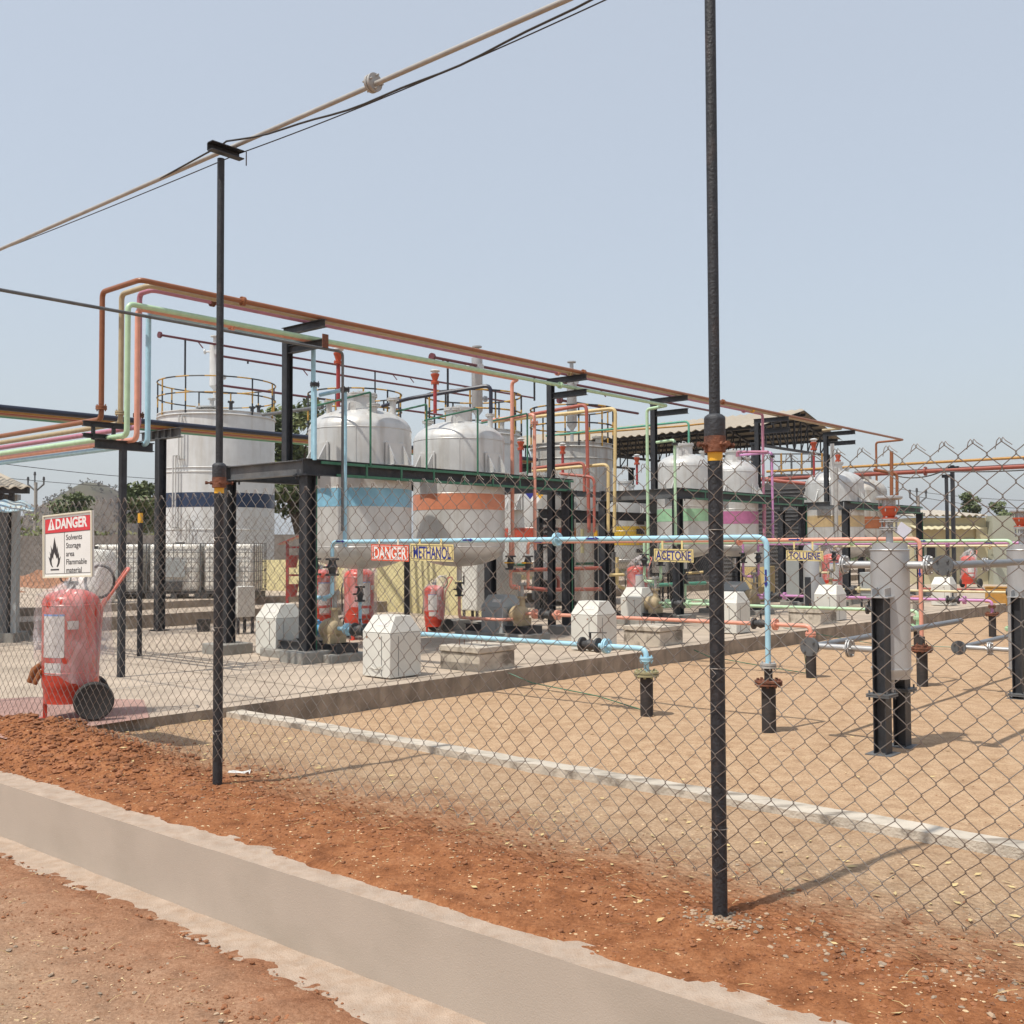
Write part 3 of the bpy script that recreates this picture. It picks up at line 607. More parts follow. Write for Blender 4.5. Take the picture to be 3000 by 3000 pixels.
def fpost(label, a, toppx, bigr, tb):
    base = AB(a, FB, -0.05); t = thing('fence_post', label, 'post', base, 0)
    mb = MB(); mb.cyl((0, 0, 0), (0, 0, 1.93), 0.030, n=24); mb.build('lower_tube', 'black_pipe', t)
    mb = MB(); mb.lathe([(0.0306, 0), (0.0309, 0.05), (0.0306, 0.075)], (0, 0, 1.90), 24); mb.build('yellow_band', 'yellowcap', t)
    mb = MB(); mb.lathe([(0.042, 0), (0.043, 0.004), (0.043, 0.06), (0.0431, 0.068)], (0, 0, 2.0), 26)
    mb.lathe([(0.0435, 0.098), (0.043, 0.106), (0.040, 0.112), (0.030, 0.120), (0.023, 0.122)], (0, 0, 1.97), 26); mb.build('sleeve', 'collar', t)
    mb = MB(); mb.lathe([(0.041, -0.065), (0.0435, -0.063), (0.044, -0.04), (0.0435, 0.001)], (0, 0, 2.0), 26)
    mb.build('rusted_sleeve_end', 'rust', t)
    mb = MB()
    for q in (0.3, 1.9, 3.6, 5.2):
        d = Vector((math.cos(q), math.sin(q), 0)); c = d*0.043+Vector((0, 0, 1.965))
        mb.cyl(c-d*0.004, c+d*0.012, 0.0125, n=6); mb.cyl(c, c+d*0.035, 0.006, n=8); mb.cyl(c+d*0.028, c+d*0.042, 0.011, 0.012, n=6)
    mb.build('bolts', 'rust', t)
    mb = MB(); mb.cyl((0, 0, 2.0), (0, 0, 4.03), bigr, n=24); mb.build('upper_tube', 'black_pipe', t)
    if tb:
        mb = MB(); c = Vector((0, 0, 4.08)); L0, L1 = -0.10, 0.135
        mb.bar(c+Bv*L0, c+Bv*L1, 0.006, 0.044); mb.bar(c+Bv*L0-Av*0.03+Vector((0, 0, 0.025)), c+Bv*L1-Av*0.03+Vector((0, 0, 0.025)), 0.055, 0.006)
        mb.bar(c+Bv*L0-Av*0.03-Vector((0, 0, 0.025)), c+Bv*L1-Av*0.03-Vector((0, 0, 0.025)), 0.055, 0.006); mb.build('cross_arm', 'black', t)
        mb = MB(); mb.ring(Bv*0.1+Vector((0, 0, 4.115)), 0.022, 0.004, 12, 5, ax=Av)
        mb.cyl(Bv*0.19+Vector((0, 0, 4.04)), Bv*0.19+Vector((0, 0, 4.13)), 0.004, n=6); mb.build('clamp', 'collar', t)
    mb = MB()
    for z in (1.62, 1.06, 0.42):
        mb.ring((0, 0, z), 0.0325, 0.0018, 20, 4); e = -Bv*0.034+Vector((0, 0, z)); mb.tube([e+Av*0.01, e-Av*0.012+Vector((0, 0, -0.02)), e+Av*0.004+Vector((0, 0, -0.035))], 0.0016, 4)
    mb.build('tie_wire', 'galv', t)
    return t
fpost('nearer tall black fence post with rusted bolted sleeve, running out of the picture', a_of(FB, 2097), 0, 0.0225, True)
fpost('farther tall black fence post topped by a short cross-arm under the overhead pipe', a_of(FB, 641), 0, 0.0225, True)
# overhead pipe and cables along the fence
OZ = 4.105
t = pipe('pale thin pipe with one round flange running overhead along the fence line', 'galvpipe', [AB(-5, FB+0.1, OZ), AB(12, FB+0.1, OZ-0.02)], 0.0145, [(AB(a_of(FB+0.1, 1092), FB+0.1, OZ), Av, 0.052, 'galvpipe')], name='overhead_pipe')
def cable(label, pts, r, m='hose', cat='cable', name='cable'):
    t = thing(name, label, cat, pts[0]); o = Vector(pts[0]); MB().tube([Vector(p)-o for p in pts], r, 6).build('strand', m, t); return t
def sag(p, q, s, n=24, wob=0.0): return [Vector(p).lerp(Vector(q), i/n)-Vector((0, 0, s*4*(i/n)*(1-i/n)-wob*math.sin(i*1.1))) for i in range(n+1)]
DZ = 0.10
aL, aR = a_of(FB, 641), a_of(FB, 2097)
cable('thicker black cable looping beside the overhead pipe', sag(AB(aR-3.4, FB+0.05, 4.0+DZ), AB(aR, FB+0.05, 3.99+DZ), 0.12)+sag(AB(aR, FB+0.05, 3.99+DZ), AB(aL, FB+0.04, 4.0+DZ), 0.13, 24, 0.006)[1:]+sag(AB(aL, FB+0.04, 4.0+DZ), AB(aL+1.0, FB+0.1, 3.985+DZ), 0.0)[1:]+sag(AB(aL+1, FB+0.1, 3.99+DZ), AB(12, FB+0.1, 4.0+DZ), 0.01)[1:], 0.006)
cable('thinner black cable hanging straight just below the overhead pipe', sag(AB(aR-3.4, FB+0.13, 3.93+DZ), AB(aR, FB+0.13, 3.96+DZ), 0.04)+sag(AB(aR, FB+0.13, 3.96+DZ), AB(aL, FB+0.13, 3.95+DZ), 0.04)[1:]+sag(AB(aL, FB+0.13, 3.95+DZ), AB(12, FB+0.14, 4.10+DZ), 0.03)[1:], 0.0035)
# danger sign wired to the fence
sa, sb = a_of(FB-0.05, 131), a_of(FB-0.05, 275)
P0 = AB(sa, FB-0.055, 0); Wd = sa-sb
zt, zb = 1.5+(1605-1505)*(P0.y)/F, 1.5+(1605-1688)*(P0.y)/F
Hh = zt-zb
X = (-Av*math.cos(0.03)+Vector((0, 0, 1))*math.sin(0.03)).normalized(); Y = (Av*math.sin(0.03)+Vector((0, 0, 1))*math.cos(0.03)).normalized()
O = P0+Vector((0, 0, zb)); t = thing('warning_sign', 'white danger sign with black flame symbol wired to the left of the fence', 'sign', O)
F4 = frame((0, 0, 0), X, Y)
def plate(mb, x0, x1, y0, y1, z0, z1, F4):
    mb.add([F4 @ Vector(q) for q in [(x0, y0, z0), (x1, y0, z0), (x1, y1, z0), (x0, y1, z0), (x0, y0, z1), (x1, y0, z1), (x1, y1, z1), (x0, y1, z1)]],
           [(3, 2, 1, 0), (4, 5, 6, 7), (0, 1, 5, 4), (1, 2, 6, 5), (2, 3, 7, 6), (3, 0, 4, 7)]); return mb
plate(MB(), 0, Wd, 0, Hh, -0.012, 0, F4).build('board', 'signwhite', t)
mb = MB(); e = 0.012
for x0, x1, y0, y1 in ((0, Wd, 0, e), (0, Wd, Hh-e, Hh), (0, e*1.4, e, Hh-e), (Wd-e*1.4, Wd, e, Hh-e)): plate(mb, x0, x1, y0, y1, 0.0005, 0.008, F4)
mb.build('frame', 'ivory', t)
yR = Hh*0.71
plate(MB(), 0.03, Wd-0.03, yR, Hh-0.032, 0.0005, 0.0012, F4).build('red_panel', 'signred', t)
mb = MB()
for x0, x1, y0, y1 in ((0.03, Wd-0.03, 0.030, 0.033), (0.028, 0.032, 0.03, Hh-0.03), (Wd-0.032, Wd-0.028, 0.03, Hh-0.03), (Wd*0.44, Wd*0.446, 0.033, yR), (0.03, Wd-0.03, yR-0.004, yR-0.001), (0.03, Wd-0.03, Hh-0.0325, Hh-0.030)): plate(mb, x0, x1, y0, y1, 0.0004, 0.0015, F4)
mb.build('border_lines', 'signblack', t)
cw = Wd/0.75
tx = yR+0.022; mb = MB(); mb.prism([F4 @ Vector(q) for q in [(0.075*cw, tx, .0012), (0.185*cw, tx, .0012), (0.13*cw, tx+0.095, .0012)]], F4.to_3x3() @ Vector((0, 0, .001))); mb.build('warning_triangle', 'signwhite', t)
text(t, '!', 0.118*cw, tx+0.012, 0.075, 'signred', F4 @ Matrix.Translation((0, 0, .0022)), 1.3, 0.0005, 0.03)
text(t, 'DANGER', 0.195*cw, yR+0.028, 0.105, 'signwhite', F4 @ Matrix.Translation((0, 0, .0012)), 1.12*cw, 0.0005, 0.035)
for i, s in enumerate(('Solvents', 'Storage', 'area', 'Flammable', 'material')): text(t, s, Wd*0.475, yR-0.062-i*0.0605, 0.058, 'signblack', F4 @ Matrix.Translation((0, 0, .0004)), 1.25*cw, 0.0005, 0.004)
fl = [(.50, 1.0), (.55, .88), (.66, .66), (.67, .56), (.72, .70), (.77, .52), (.76, .42), (.82, .50), (.86, .36), (.85, .28), (.98, .36), (.93, .24), (.90, .14), (.80, .04), (.70, .0), (.66, .03), (.74, .12), (.77, .22), (.73, .33), (.66, .28), (.60, .38), (.52, .44), (.50, .50), (.42, .40), (.40, .26), (.33, .34), (.27, .22), (.30, .10), (.40, .0), (.30, .02), (.18, .10), (.10, .24), (.02, .38), (.15, .30), (.16, .40), (.12, .54), (.22, .44), (.24, .58), (.20, .74), (.33, .58), (.38, .66), (.44, .82)]
fx, fy, fw, fh = 0.075*cw, 0.078, Wd*0.27, yR-0.11
me = MB(); pts = [F4 @ Vector((fx+u*fw, fy+v*fh, .0008)) for u, v in fl]
import mathutils.geometry as mg
tri = mg.tessellate_polygon([pts]); me.add(pts, [tuple(q) for q in tri]); me.build('flame_symbol', 'signblack', t, smooth=False)
plate(MB(), fx+fw*0.2, fx+fw*0.85, 0.056, 0.067, 0.0004, 0.0012, F4).build('flame_bar', 'signblack', t)
# ================================================================ SECOND FENCE (behind the tanks) and its posts
mesh_fence('fine-looking chain-link fence running behind the tanks', 6.5, 31, 12.6, 0.12, 1.95, 0.10, 0.0018, along='B', seg=3, prongs=False, name='back_fence', hcell=0.05)
mesh_fence('chain-link fence in front of the yellow bund wall and white totes', 6.0, 15.2, 16.5, 0.12, 1.75, 0.10, 0.0018, along='B', seg=3, prongs=False, name='yard_fence', hcell=0.05)
def capost(label, p, h, r=0.04):
    t = thing('fence_post', label, 'post', p, 0, 'yellow-tipped posts of the back fence'); MB().cyl((0, 0, 0), (0, 0, h-0.13), r, n=14).build('tube', 'black_pipe', t); MB().cyl((0, 0, h-0.13), (0, 0, h), r*1.04, n=14).build('yellow_tip', 'yellowcap', t); return t
capost('short black post with a yellow tip standing right of the danger sign', G(408, 1922, SZ), 1.88, 0.032)
capost('black post with a yellow tip just left of the middle black column', AB(12.6, b_of(12.6, 1745), SZ), 1.75)
t = thing('support_post', 'thin black post standing between the blue-banded and orange-banded tanks', 'steel post', AB(12.6, b_of(12.6, 1192), SZ)); MB().bx(-.045, .045, -.045, .045, 0, 2.3).build('column', 'black', t)
# ================================================================ STEEL FRAMES THAT CARRY THE TANKS
PA, PA2, PZ = 10.3, 12.0, 2.52
def frame_platform(label, b0, b1, colb, tray=True, ped=True):
    t = thing('tank_frame', label, 'steel frame', AB(PA, b0), TH)      # local x along B, y along A
    L, W = b1-b0, PA2-PA
    for y in (0, W):
        MB().ibeam((-.08, y, PZ), (L+.08, y, PZ), 0.11, 0.2, 0.012).build('beam', 'black', t)
    for x in [0]+[c for c in colb[1:-1]]+[L]:
        MB().ibeam((x, 0.06, PZ-0.004), (x, W-0.06, PZ-0.004), 0.11, 0.19, 0.012).build('cross_beam', 'grey_steel' if x == 0 else 'black', t)
    for x in colb:
        for y in (0, W):
            z0 = SZ+(0.14 if ped else 0)
            MB().ibeam((x, y, z0), (x, y, PZ-0.1), 0.15, 0.15, 0.014, (1, 0, 0)).build('column', 'black', t)
            mb = MB(); mb.bx(x-.13, x+.13, y-.13, y+.13, PZ-0.115, PZ-0.101)
            for i, j in ((-.1, -.1), (.1, -.1), (.1, .1), (-.1, .1)): mb.cyl((x+i, y+j, PZ-0.15), (x+i, y+j, PZ-0.085), 0.012, n=6)
            mb.build('cap_plate', 'black', t)
            if ped: MB().bx(x-.24, x+.24, y-.24, y+.24, SZ-.02, z0).build('pedestal', 'plinth', t, bevel=0.012)
    if tray:
        mb = MB(); mb.bar((0.15, -.075, PZ+0.06), (L+.06, -.075, PZ+0.06), 0.012, 0.035); mb.bar((0.4, -.075, PZ-0.09), (L+.06, -.075, PZ-0.09), 0.012, 0.035)
        x = 0.9
        while x < L: mb.bar((x, -.08, PZ-0.11), (x, -.08, PZ+0.08), 0.012, 0.03, (1, 0, 0)); x += 0.62
        mb.build('cable_tray', 'green', t)
        mb = MB(); mb.bar((0.085, -.05, SZ+.14), (0.085, -.05, PZ-.1), 0.03, 0.03, (1, 0, 0)); mb.tube([(L-.0, -.085, SZ+.16), (L, -.085, PZ-.06)], 0.012, 6); mb.build('conduit', 'green', t)
    return t
B1, B1e = 8.10, 13.40
frame_platform('black steel frame around the blue-banded and orange-banded tanks, green cable tray along its front', B1, B1e, (0, B1e-B1))
B2 = b_of(PA, 1985); B2e = b_of(PA, 2352)
frame_platform('black steel frame around the mint-banded and purple-banded tanks', B2, B2e, (0, B2e-B2))
B3 = b_of(PA, 2478); B3e = b_of(PA, 2694)
frame_platform('black steel frame farthest right, carrying the tan-banded and brown-banded tanks', B3, B3e, (0, B3e-B3))
# rear frame
t = thing('tank_frame', 'black steel frame at the back carrying the red-banded and yellow-banded tanks', 'steel frame', AB(12.95, 15.9), TH)
for y in (0, 1.85): MB().ibeam((0, y, 2.18), (5.0, y, 2.18), 0.11, 0.18, 0.012).build('beam', 'black', t)
MB().ibeam((0, 0, 2.62), (2.6, 0, 2.62), 0.08, 0.12, 0.012).build('upper_beam', 'grey_steel', t)
for x in (0, 2.45, 5.0):
    for y in (0, 1.85): MB().ibeam((x, y, SZ), (x, y, 2.09), 0.13, 0.13, 0.012, (1, 0, 0)).build('column', 'black', t)
# ================================================================ TANKS
def dome_tank(label, p, r, zb, zs, band, bz, dome=0.30, lugs=(0, 90, 180, 270), nozz=(), man=0.24, silver='silver', mh=0.16):
    t = thing('storage_tank', label, 'tank', (p.x, p.y, 0), TH)
    pr = [(0.05, zb-0.29*r/0.72)]+[(r*math.sin(q), zb-0.29*r/0.72*math.cos(q)) for q in [math.pi/2*k/9 for k in range(1, 10)]]
    pr += [(r, zb+(zs-zb)*k/6) for k in range(1, 7)]+[(r*math.cos(q), zs+dome*math.sin(q)) for q in [math.pi/2*k/12 for k in range(1, 12)]]+[(0.02, zs+dome)]
    MB().lathe(pr, n=56).build('shell', silver, t)
    mb = MB()
    for z in (zs, zb+0.02, (zs+zb)/2+0.4*0): mb.ring((0, 0, z), r+0.0005, 0.006, 56, 5)
    mb.bar((-r*0.72, -r*0.70, zb+.9), (-r*0.72, -r*0.70, zs), 0.008, 0.008, (1, 0, 0)); mb.build('weld_seam', silver, t)
    if band: MB().lathe([(r+.001, bz[0]), (r+.0035, bz[0]), (r+.0035, bz[1]), (r+.001, bz[1])], n=56).build('painted_band', band, t)
    zt = zs+dome
    mb = MB(); mb.cyl((0, 0, zt-.12), (0, 0, zt+mh), man*0.86, n=30); mb.build('manhole_neck', silver, t)
    mb = MB(); mb.cyl((0, 0, zt+mh), (0, 0, zt+mh+.02), man, n=30); mb.cyl((0, 0, zt+mh+.024), (0, 0, zt+mh+.044), man, n=30)
    for k in range(16): q = k*math.pi/8; mb.cyl((math.cos(q)*man*.91, math.sin(q)*man*.91, zt+mh-.015), (math.cos(q)*man*.91, math.sin(q)*man*.91, zt+mh+.06), 0.009, n=6)
    mb.tube([(-.06, 0, zt+mh+.04), (-.06, 0, zt+mh+.09), (.06, 0, zt+mh+.09), (.06, 0, zt+mh+.04)], 0.006, 6)
    mb.build('manhole_cover', silver, t)
    for k, (q, rr, h, nr, fm) in enumerate(nozz):
        q = math.radians(q); x, y = math.cos(q)*rr, math.sin(q)*rr; z = zs+dome*math.sqrt(max(0.02, 1-(rr/r)**2))
        mb = MB(); mb.cyl((x, y, z-.12), (x, y, z+h), nr, n=14); flange_mb((x, y, z+h), (0, 0, 1), nr*1.9, 0.014, mb=mb); mb.build('nozzle', fm, t)
    for q in lugs:
        q = math.radians(q); d = Vector((math.cos(q), math.sin(q), 0)); s = Vector((-d.y, d.x, 0)); mb = MB()
        z0 = PZ+0.102; k = r/0.72
        mb.bar(d*(r-.01)+s*0.0+Vector((0, 0, z0+.16*k)), d*(r+.012)+Vector((0, 0, z0+.16*k)), 0.36*k, 0.32*k)
        for e in (-.13*k, .13*k): mb.prism([d*(r-.02)+s*(e-.006)+Vector((0, 0, z0)), d*(r+.17*k)+s*(e-.006)+Vector((0, 0, z0)), d*(r+.17*k)+s*(e-.006)+Vector((0, 0, z0+.03)), d*(r-.02)+s*(e-.006)+Vector((0, 0, z0+.35*k))], s*0.02)
        mb.bar(d*(r-.02)+Vector((0, 0, z0+.008)), d*(r+.19*k)+Vector((0, 0, z0+.008)), 0.36*k, 0.012)
        mb.build('support_bracket', 'silver', t)
    for q in (35, 215):
        q = math.radians(q); x, y = math.cos(q)*r*.62, math.sin(q)*r*.62; z = zs+dome*0.78
        mb = MB(); d = Vector((math.cos(q), math.sin(q), 0)); s = Vector((-d.y, d.x, 0)); c = Vector((x, y, z))
        mb.prism([c-s*.06-Vector((0, 0, .05)), c+s*.06-Vector((0, 0, .05)), c+s*.05+Vector((0, 0, .08)), c+s*.02+Vector((0, 0, .115)), c-s*.02+Vector((0, 0, .115)), c-s*.05+Vector((0, 0, .08))], d*0.014)
        mb.cyl(c+Vector((0, 0, .06))-d*0.004, c+Vector((0, 0, .06))+d*0.018, 0.018, n=12); mb.build('lifting_lug', silver, t)
    mb = MB(); mb.cyl((0, 0, zb-0.29*r/0.72-.22), (0, 0, zb-.25), 0.04, n=14); mb.build('outlet', silver, t)
    return t
TA = 11.14
def tp(px, a=TA): return AB(a, b_of(a, px))
pM, pO, pMi, pPu = tp(1055), tp(1345), tp(2006), tp(2150)
dome_tank('silver dome-topped tank with a light blue band', pM, 0.722, 1.50, 3.15, 'band_blue', (2.07, 2.32), 0.33, nozz=((250, .5, .08, .05, 'silver'), (300, .48, .20, .045, 'silver'), (170, .5, .14, .04, 'silver')))
dome_tank('silver dome-topped tank with an orange band and a rust streak', pO, 0.712, 1.50, 3.15, 'band_orange', (2.08, 2.33), 0.33, nozz=((215, .42, .2, .04, 'silver'), (300, .5, .18, .04, 'silver'), (120, .5, .1, .05, 'silver')))
dome_tank('silver dome-topped tank with a pale mint green band', pMi, 0.56, 1.50, 3.14, 'band_mint', (2.02, 2.27), 0.28, nozz=((200, .36, .2, .04, 'silver'), (280, .4, .1, .04, 'silver')), man=.2)
dome_tank('silver dome-topped tank with a purple band', pPu, 0.53, 1.50, 3.14, 'band_purple', (2.0, 2.27), 0.28, nozz=((330, .36, .12, .04, 'silver'), (120, .35, .15, .04, 'silver')), man=.2)
pT, pBr = tp(2446), AB(TA, b_of(TA, 2532))
dome_tank('silver dome-topped tank with a faint tan band near the right vent pot', pT, 0.73, 1.45, 3.12, 'band_tan', (2.0, 2.3), 0.36, nozz=((180, .45, .2, .04, 'silver'), (330, .4, .12, .04, 'silver')))
dome_tank('silver dome-topped tank with a brown-orange band, farthest right', pBr, 0.60, 1.45, 3.0, 'band_brown', (1.98, 2.3), 0.36, nozz=((180, .3, .2, .04, 'silver'),), silver='silver_worn')
pR, pY = at(1580, 1600, 22.0), at(1833, 1600, 24.0)
_pz = PZ; PZ = 2.17
dome_tank('silver tank with a red and black band and dark nameplates, behind the orange-banded tank', pR, 0.78, 1.2, 2.62, 'band_red', (1.72, 1.92), 0.25, nozz=((180, .5, .25, .05, 'silver'), (250, .5, .18, .06, 'silver'), (320, .5, .2, .06, 'silver')))
dome_tank('small silver tank with a yellow band and low dome', pY, 0.50, 1.2, 2.55, 'band_yellow', (1.55, 1.98), 0.28, nozz=((250, .3, .14, .03, 'silver'),), man=.18)
PZ = _pz
def plaque(parent, lines, c, x, y, w_, h_, m='signblack', tm='signwhite'):
    F = frame(c, x, y); plate(MB(), -w_/2, w_/2, -h_/2, h_/2, 0, .004, F).build('nameplate', m, parent)
    for i, (s, sz, yy) in enumerate(lines): text(parent, s, 0, yy, sz, tm, F @ Matrix.Translation((0, 0, .0045)), 1, .0004, .01, align='CENTER')
# nameplates on the red-banded tank (local frame of that tank)
tk = [o for o in COL.objects if o.get('label', '').startswith('silver tank with a red')][0]
for q, lines, z, w_, h_ in ((-128, [('CYCLOHEXANE', .055, -.02)], 1.83, .45, .16), (-128, [('CAPACITY 3', .05, -.02)], 1.55, .34, .12), (-128, [], 2.02, .34, .1)):
    qq = math.radians(q); d = Vector((math.cos(qq), math.sin(qq), 0)); plaque(tk, lines, d*0.80+Vector((0, 0, z)), Vector((-d.y, d.x, 0)), Vector((0, 0, 1)), w_, h_)
tk = [o for o in COL.objects if o.get('label', '').startswith('small silver tank with a yellow')][0]
for z, w_, h_ in ((2.06, .24, .09), (1.86, .24, .12), (1.42, .24, .09)):
    qq = math.radians(-105); d = Vector((math.cos(qq), math.sin(qq), 0)); FM = frame(d*0.515+Vector((0, 0, z)), Vector((-d.y, d.x, 0)), Vector((0, 0, 1))); plate(MB(), -w_/2, w_/2, -h_/2, h_/2, 0, .004, FM).build("nameplate", "signblack", tk)
def flat_tank(label, p, r, z0, z1, m, band=None, bz=None, rail=1.0, posts=12, cone=0.12, vent=None, seams=(), stain=False, railh=1.0, noz=()):
    t = thing('storage_tank', label, 'tank', (p.x, p.y, 0), TH)
    MB().lathe([(r, z0), (r, z0+(z1-z0)/2), (r, z1)], n=72).build('shell', m, t)
    MB().lathe([(r+.03, z1-.01), (r+.03, z1+.012), (r*.5, z1+cone*.55), (0.02, z1+cone)], n=72).build('roof', m, t)
    mb = MB(); mb.ring((0, 0, z1-.10), r+.025, .02, 72, 6)
    for z in seams: mb.ring((0, 0, z), r+.01, .014, 72, 5)
    mb.build('stiffener', m, t)
    if band: MB().lathe([(r+.001, bz[0]), (r+.004, bz[0]), (r+.004, bz[1]), (r+.001, bz[1])], n=72).build('painted_band', band, t)
    if rail:
        R = r+.02; n = 72
        for zz in (rail, rail*.52):
            mb = MB()
            for k in range(n):
                q0, q1 = 2*math.pi*k/n, 2*math.pi*(k+1)/n; mb.cur = (k//3) % 2
                mb.tube([(math.cos(q0)*R, math.sin(q0)*R, z1+zz), (math.cos(q1)*R, math.sin(q1)*R, z1+zz)], 0.021, 6, False)
            mb.build('guard_rail', ['black', 'rail_yellow'], t)
        for k in range(posts):
            q = 2*math.pi*(k+.3)/posts; x, y = math.cos(q)*R, math.sin(q)*R; mb = MB()
            for j in range(3): mb.cur = (j+k) % 2; mb.cyl((x, y, z1-.1+(rail+.1)*j/3), (x, y, z1-.1+(rail+.1)*(j+1)/3), 0.022, n=6)
            mb.build('rail_post', ['black', 'rail_yellow'], t)
    for q, rr, h, nr, fm in noz:
        q = math.radians(q); x, y = math.cos(q)*rr, math.sin(q)*rr; mb = MB(); mb.cyl((x, y, z1), (x, y, z1+h), nr, n=14); flange_mb((x, y, z1+h), (0, 0, 1), nr*1.9, .015, mb=mb); mb.build('nozzle', fm, t)
    if vent:
        q, rr, zz0, zz1, vr, vm = vent; q = math.radians(q); x, y = math.cos(q)*rr, math.sin(q)*rr; mb = MB()
        mb.cyl((x, y, z1), (x, y, z1+zz0), vr*.35, n=12); mb.lathe([(vr*.3, zz0-.12), (vr, zz0), (vr, zz1), (vr*.4, zz1+.06), (vr*.4, zz1+.25)], (x, y, z1), 24); mb.cyl((x, y, z1+zz1+.25), (x, y, z1+zz1+.28), vr*.9, n=16)
        for zz, e in ((zz0+.25*(zz1-zz0), 0), (zz0+.85*(zz1-zz0), 2.2), (zz0+.8*(zz1-zz0), 4.2)):
            d = Vector((math.cos(e), math.sin(e), 0)); c = Vector((x, y, z1+zz)); mb.cyl(c, c+d*(vr+.16), .03, n=8); mb.cyl(c+d*(vr+.14), c+d*(vr+.17), .075, n=12)
        mb.build('vent_condenser', vm, t)
    return t
p0 = AB(26.3, 17.35); Z0 = p0.y
flat_tank('largest white flat-topped tank at the left, navy band and striped railing on top', p0, 1.655, 0.2, 5.38, 'white_tank', 'band_navy', (1.5+118*Z0/F*0.995, 1.5+158*Z0/F), 0.95, 11, 0.2, (200, .1, .9, 2.1, .16, 'white_tank'), (2.05, 3.66, 3.78), noz=((255, 1.2, .3, .05, 'castiron'), (230, 1.25, .35, .06, 'silver'), (300, 1.3, .28, .05, 'castiron'), (285, 1.3, .2, .05, 'castiron'), (225, 1.1, .12, .2, 'silver')))
tk = COL.objects[-1]
t0 = [o for o in COL.objects if o.get('label', '').startswith('largest white')][0]
mb = MB()
for q, za, zb_ in ((-158, 4.0, 5.2), (-155, 4.0, 5.2), (-164, 2.1, 4.1), (-161, 2.1, 4.1), (-150, 1.0, 2.3), (-147, 1.0, 2.3)):
    q = math.radians(q); x, y = math.cos(q)*1.8, math.sin(q)*1.8; mb.cyl((x, y, za), (x, y, zb_), .022, n=8)
    for z in (za, zb_): mb.cyl((x, y, z), (x*.9, y*.9, z), .018, n=6)
mb.build('level_gauge', 'silver', t0)
p2 = at(1388, 1600, 24.5)
flat_tank('grey flat-topped tank with striped railing standing behind the orange-banded tank', p2, 1.12, 0.2, 4.22, 'silver', None, None, 0.88, 12, 0.1, (240, .3, .5, 1.75, .13, 'pot'), (3.9,), noz=((280, .8, .25, .05, 'galvpipe'), (200, .8, .25, .04, 'galvpipe')))
p1_ = at(1040, 1600, 27.2)
flat_tank('grey flat-topped tank almost hidden behind the blue-banded tank, only its striped railing showing', p1_, 1.2, 0.2, zy(p1_, 1262), 'silver', None, None, 0.95, 11, 0.1, None, (), noz=((250, .8, .3, .05, 'galvpipe'),))
p3 = at(1677, 1600, 26.2)
flat_tank('pale flat-topped tank with rusty stains and striped railing, left of the long shed roof', p3, 1.03, 0.2, 4.08, 'silver_worn', None, None, 0.92, 10, 0.12, (220, .15, .5, 1.85, .125, 'pot'), (3.7,), noz=((300, .7, .2, .1, 'silver_worn'),))
# ================================================================ ELEVATED PIPE RACK
GA = 10.9
GP = [b_of(GA, x) for x in (840, 1615, 1918, 2222, 2423)]
UZ, LZ = 4.41, 4.16
gl = ['first black pipe-rack post, nearest, between the white tank and the blue-banded tank', 'second black pipe-rack post right of the orange-banded tank', 'third black pipe-rack post just left of the mint-banded tank',
      'fourth black pipe-rack post under the shed gable beside the pink riser', 'fifth and farthest black pipe-rack post']
for k, b in enumerate(GP):
    t = thing('pipe_rack_post', gl[k], 'steel post', AB(GA, b), TH)
    MB().ibeam((0, 0, PZ+.1 if k in (0, 2, 3, 4) else SZ), (0, 0, UZ-.13), 0.10, 0.10, 0.008, (1, 0, 0)).build('column', 'black', t)
    for z, nm in ((UZ-.087, 'upper_arm'), (LZ-.087, 'lower_arm')):
        mb = MB(); mb.ibeam((0, 0.08 if nm == 'upper_arm' else -.055, z), (0, -.76, z), 0.075, 0.10, 0.007); mb.build(nm, 'black', t)
    if k == 0:
        mb = MB(); mb.bx(-.045, .045, -.775, -.76, LZ-.15, LZ+.02); mb.build('end_plate', 'rust', t)
R = 0.030
def run_up(label, m, a, pxc, pxr, yb, zup, b_end, flz, tail, rr=R, clamps=()):
    b = b_of(a, pxc); ar = a_of(b, pxr); Zr = 0.6512*ar+0.7589*b; zb = 1.5+(1605-yb)*Zr/F
    pts = [AB(26, b, zb), AB(ar, b, zb), AB(ar, b, zup), AB(a, b, zup)] if ar-a > 0.2 else [AB(26, b, zb), AB(ar, b, zb), AB(ar, b, zup)]
    if ar-a <= 0.2: a = ar
    pts += [AB(a, b_end, zup)]+tail(a, b_end, zup)
    fl = [(AB(ar, b, zb+flz), Vector((0, 0, 1)), .062, m if m != 'rose' else 'rust')] if flz else []
    fl += [(AB(a, bb, zup), Bv, .055, mm) for bb, mm in clamps]
    return pipe(label, m, pts, rr, fl, 0.075)
bx = b_of(10.25, 2650)
run_up('long orange-brown pipe, topmost and nearest on the rack, with its riser at the far left', 'brown', 10.25, 404, 293, 1222, UZ, bx, 0.13, lambda a, b, z: [AB(a+.75, b, z-.02), AB(a+.75, b, 2.9)], clamps=((b_of(10.25, 708), 'brown'), (b_of(10.25, 1712), 'brown'), (b_of(10.25, 2122), 'brown')))
run_up('long beige pipe on the upper rack, second riser from the left', 'beige', 10.40, 431, 350, 1235, UZ, b_of(10.4, 2470), 0.12, lambda a, b, z: [AB(a+.5, b, z)], clamps=((b_of(10.4, 1672), 'beige'), (b_of(10.4, 2208), 'yellow')))
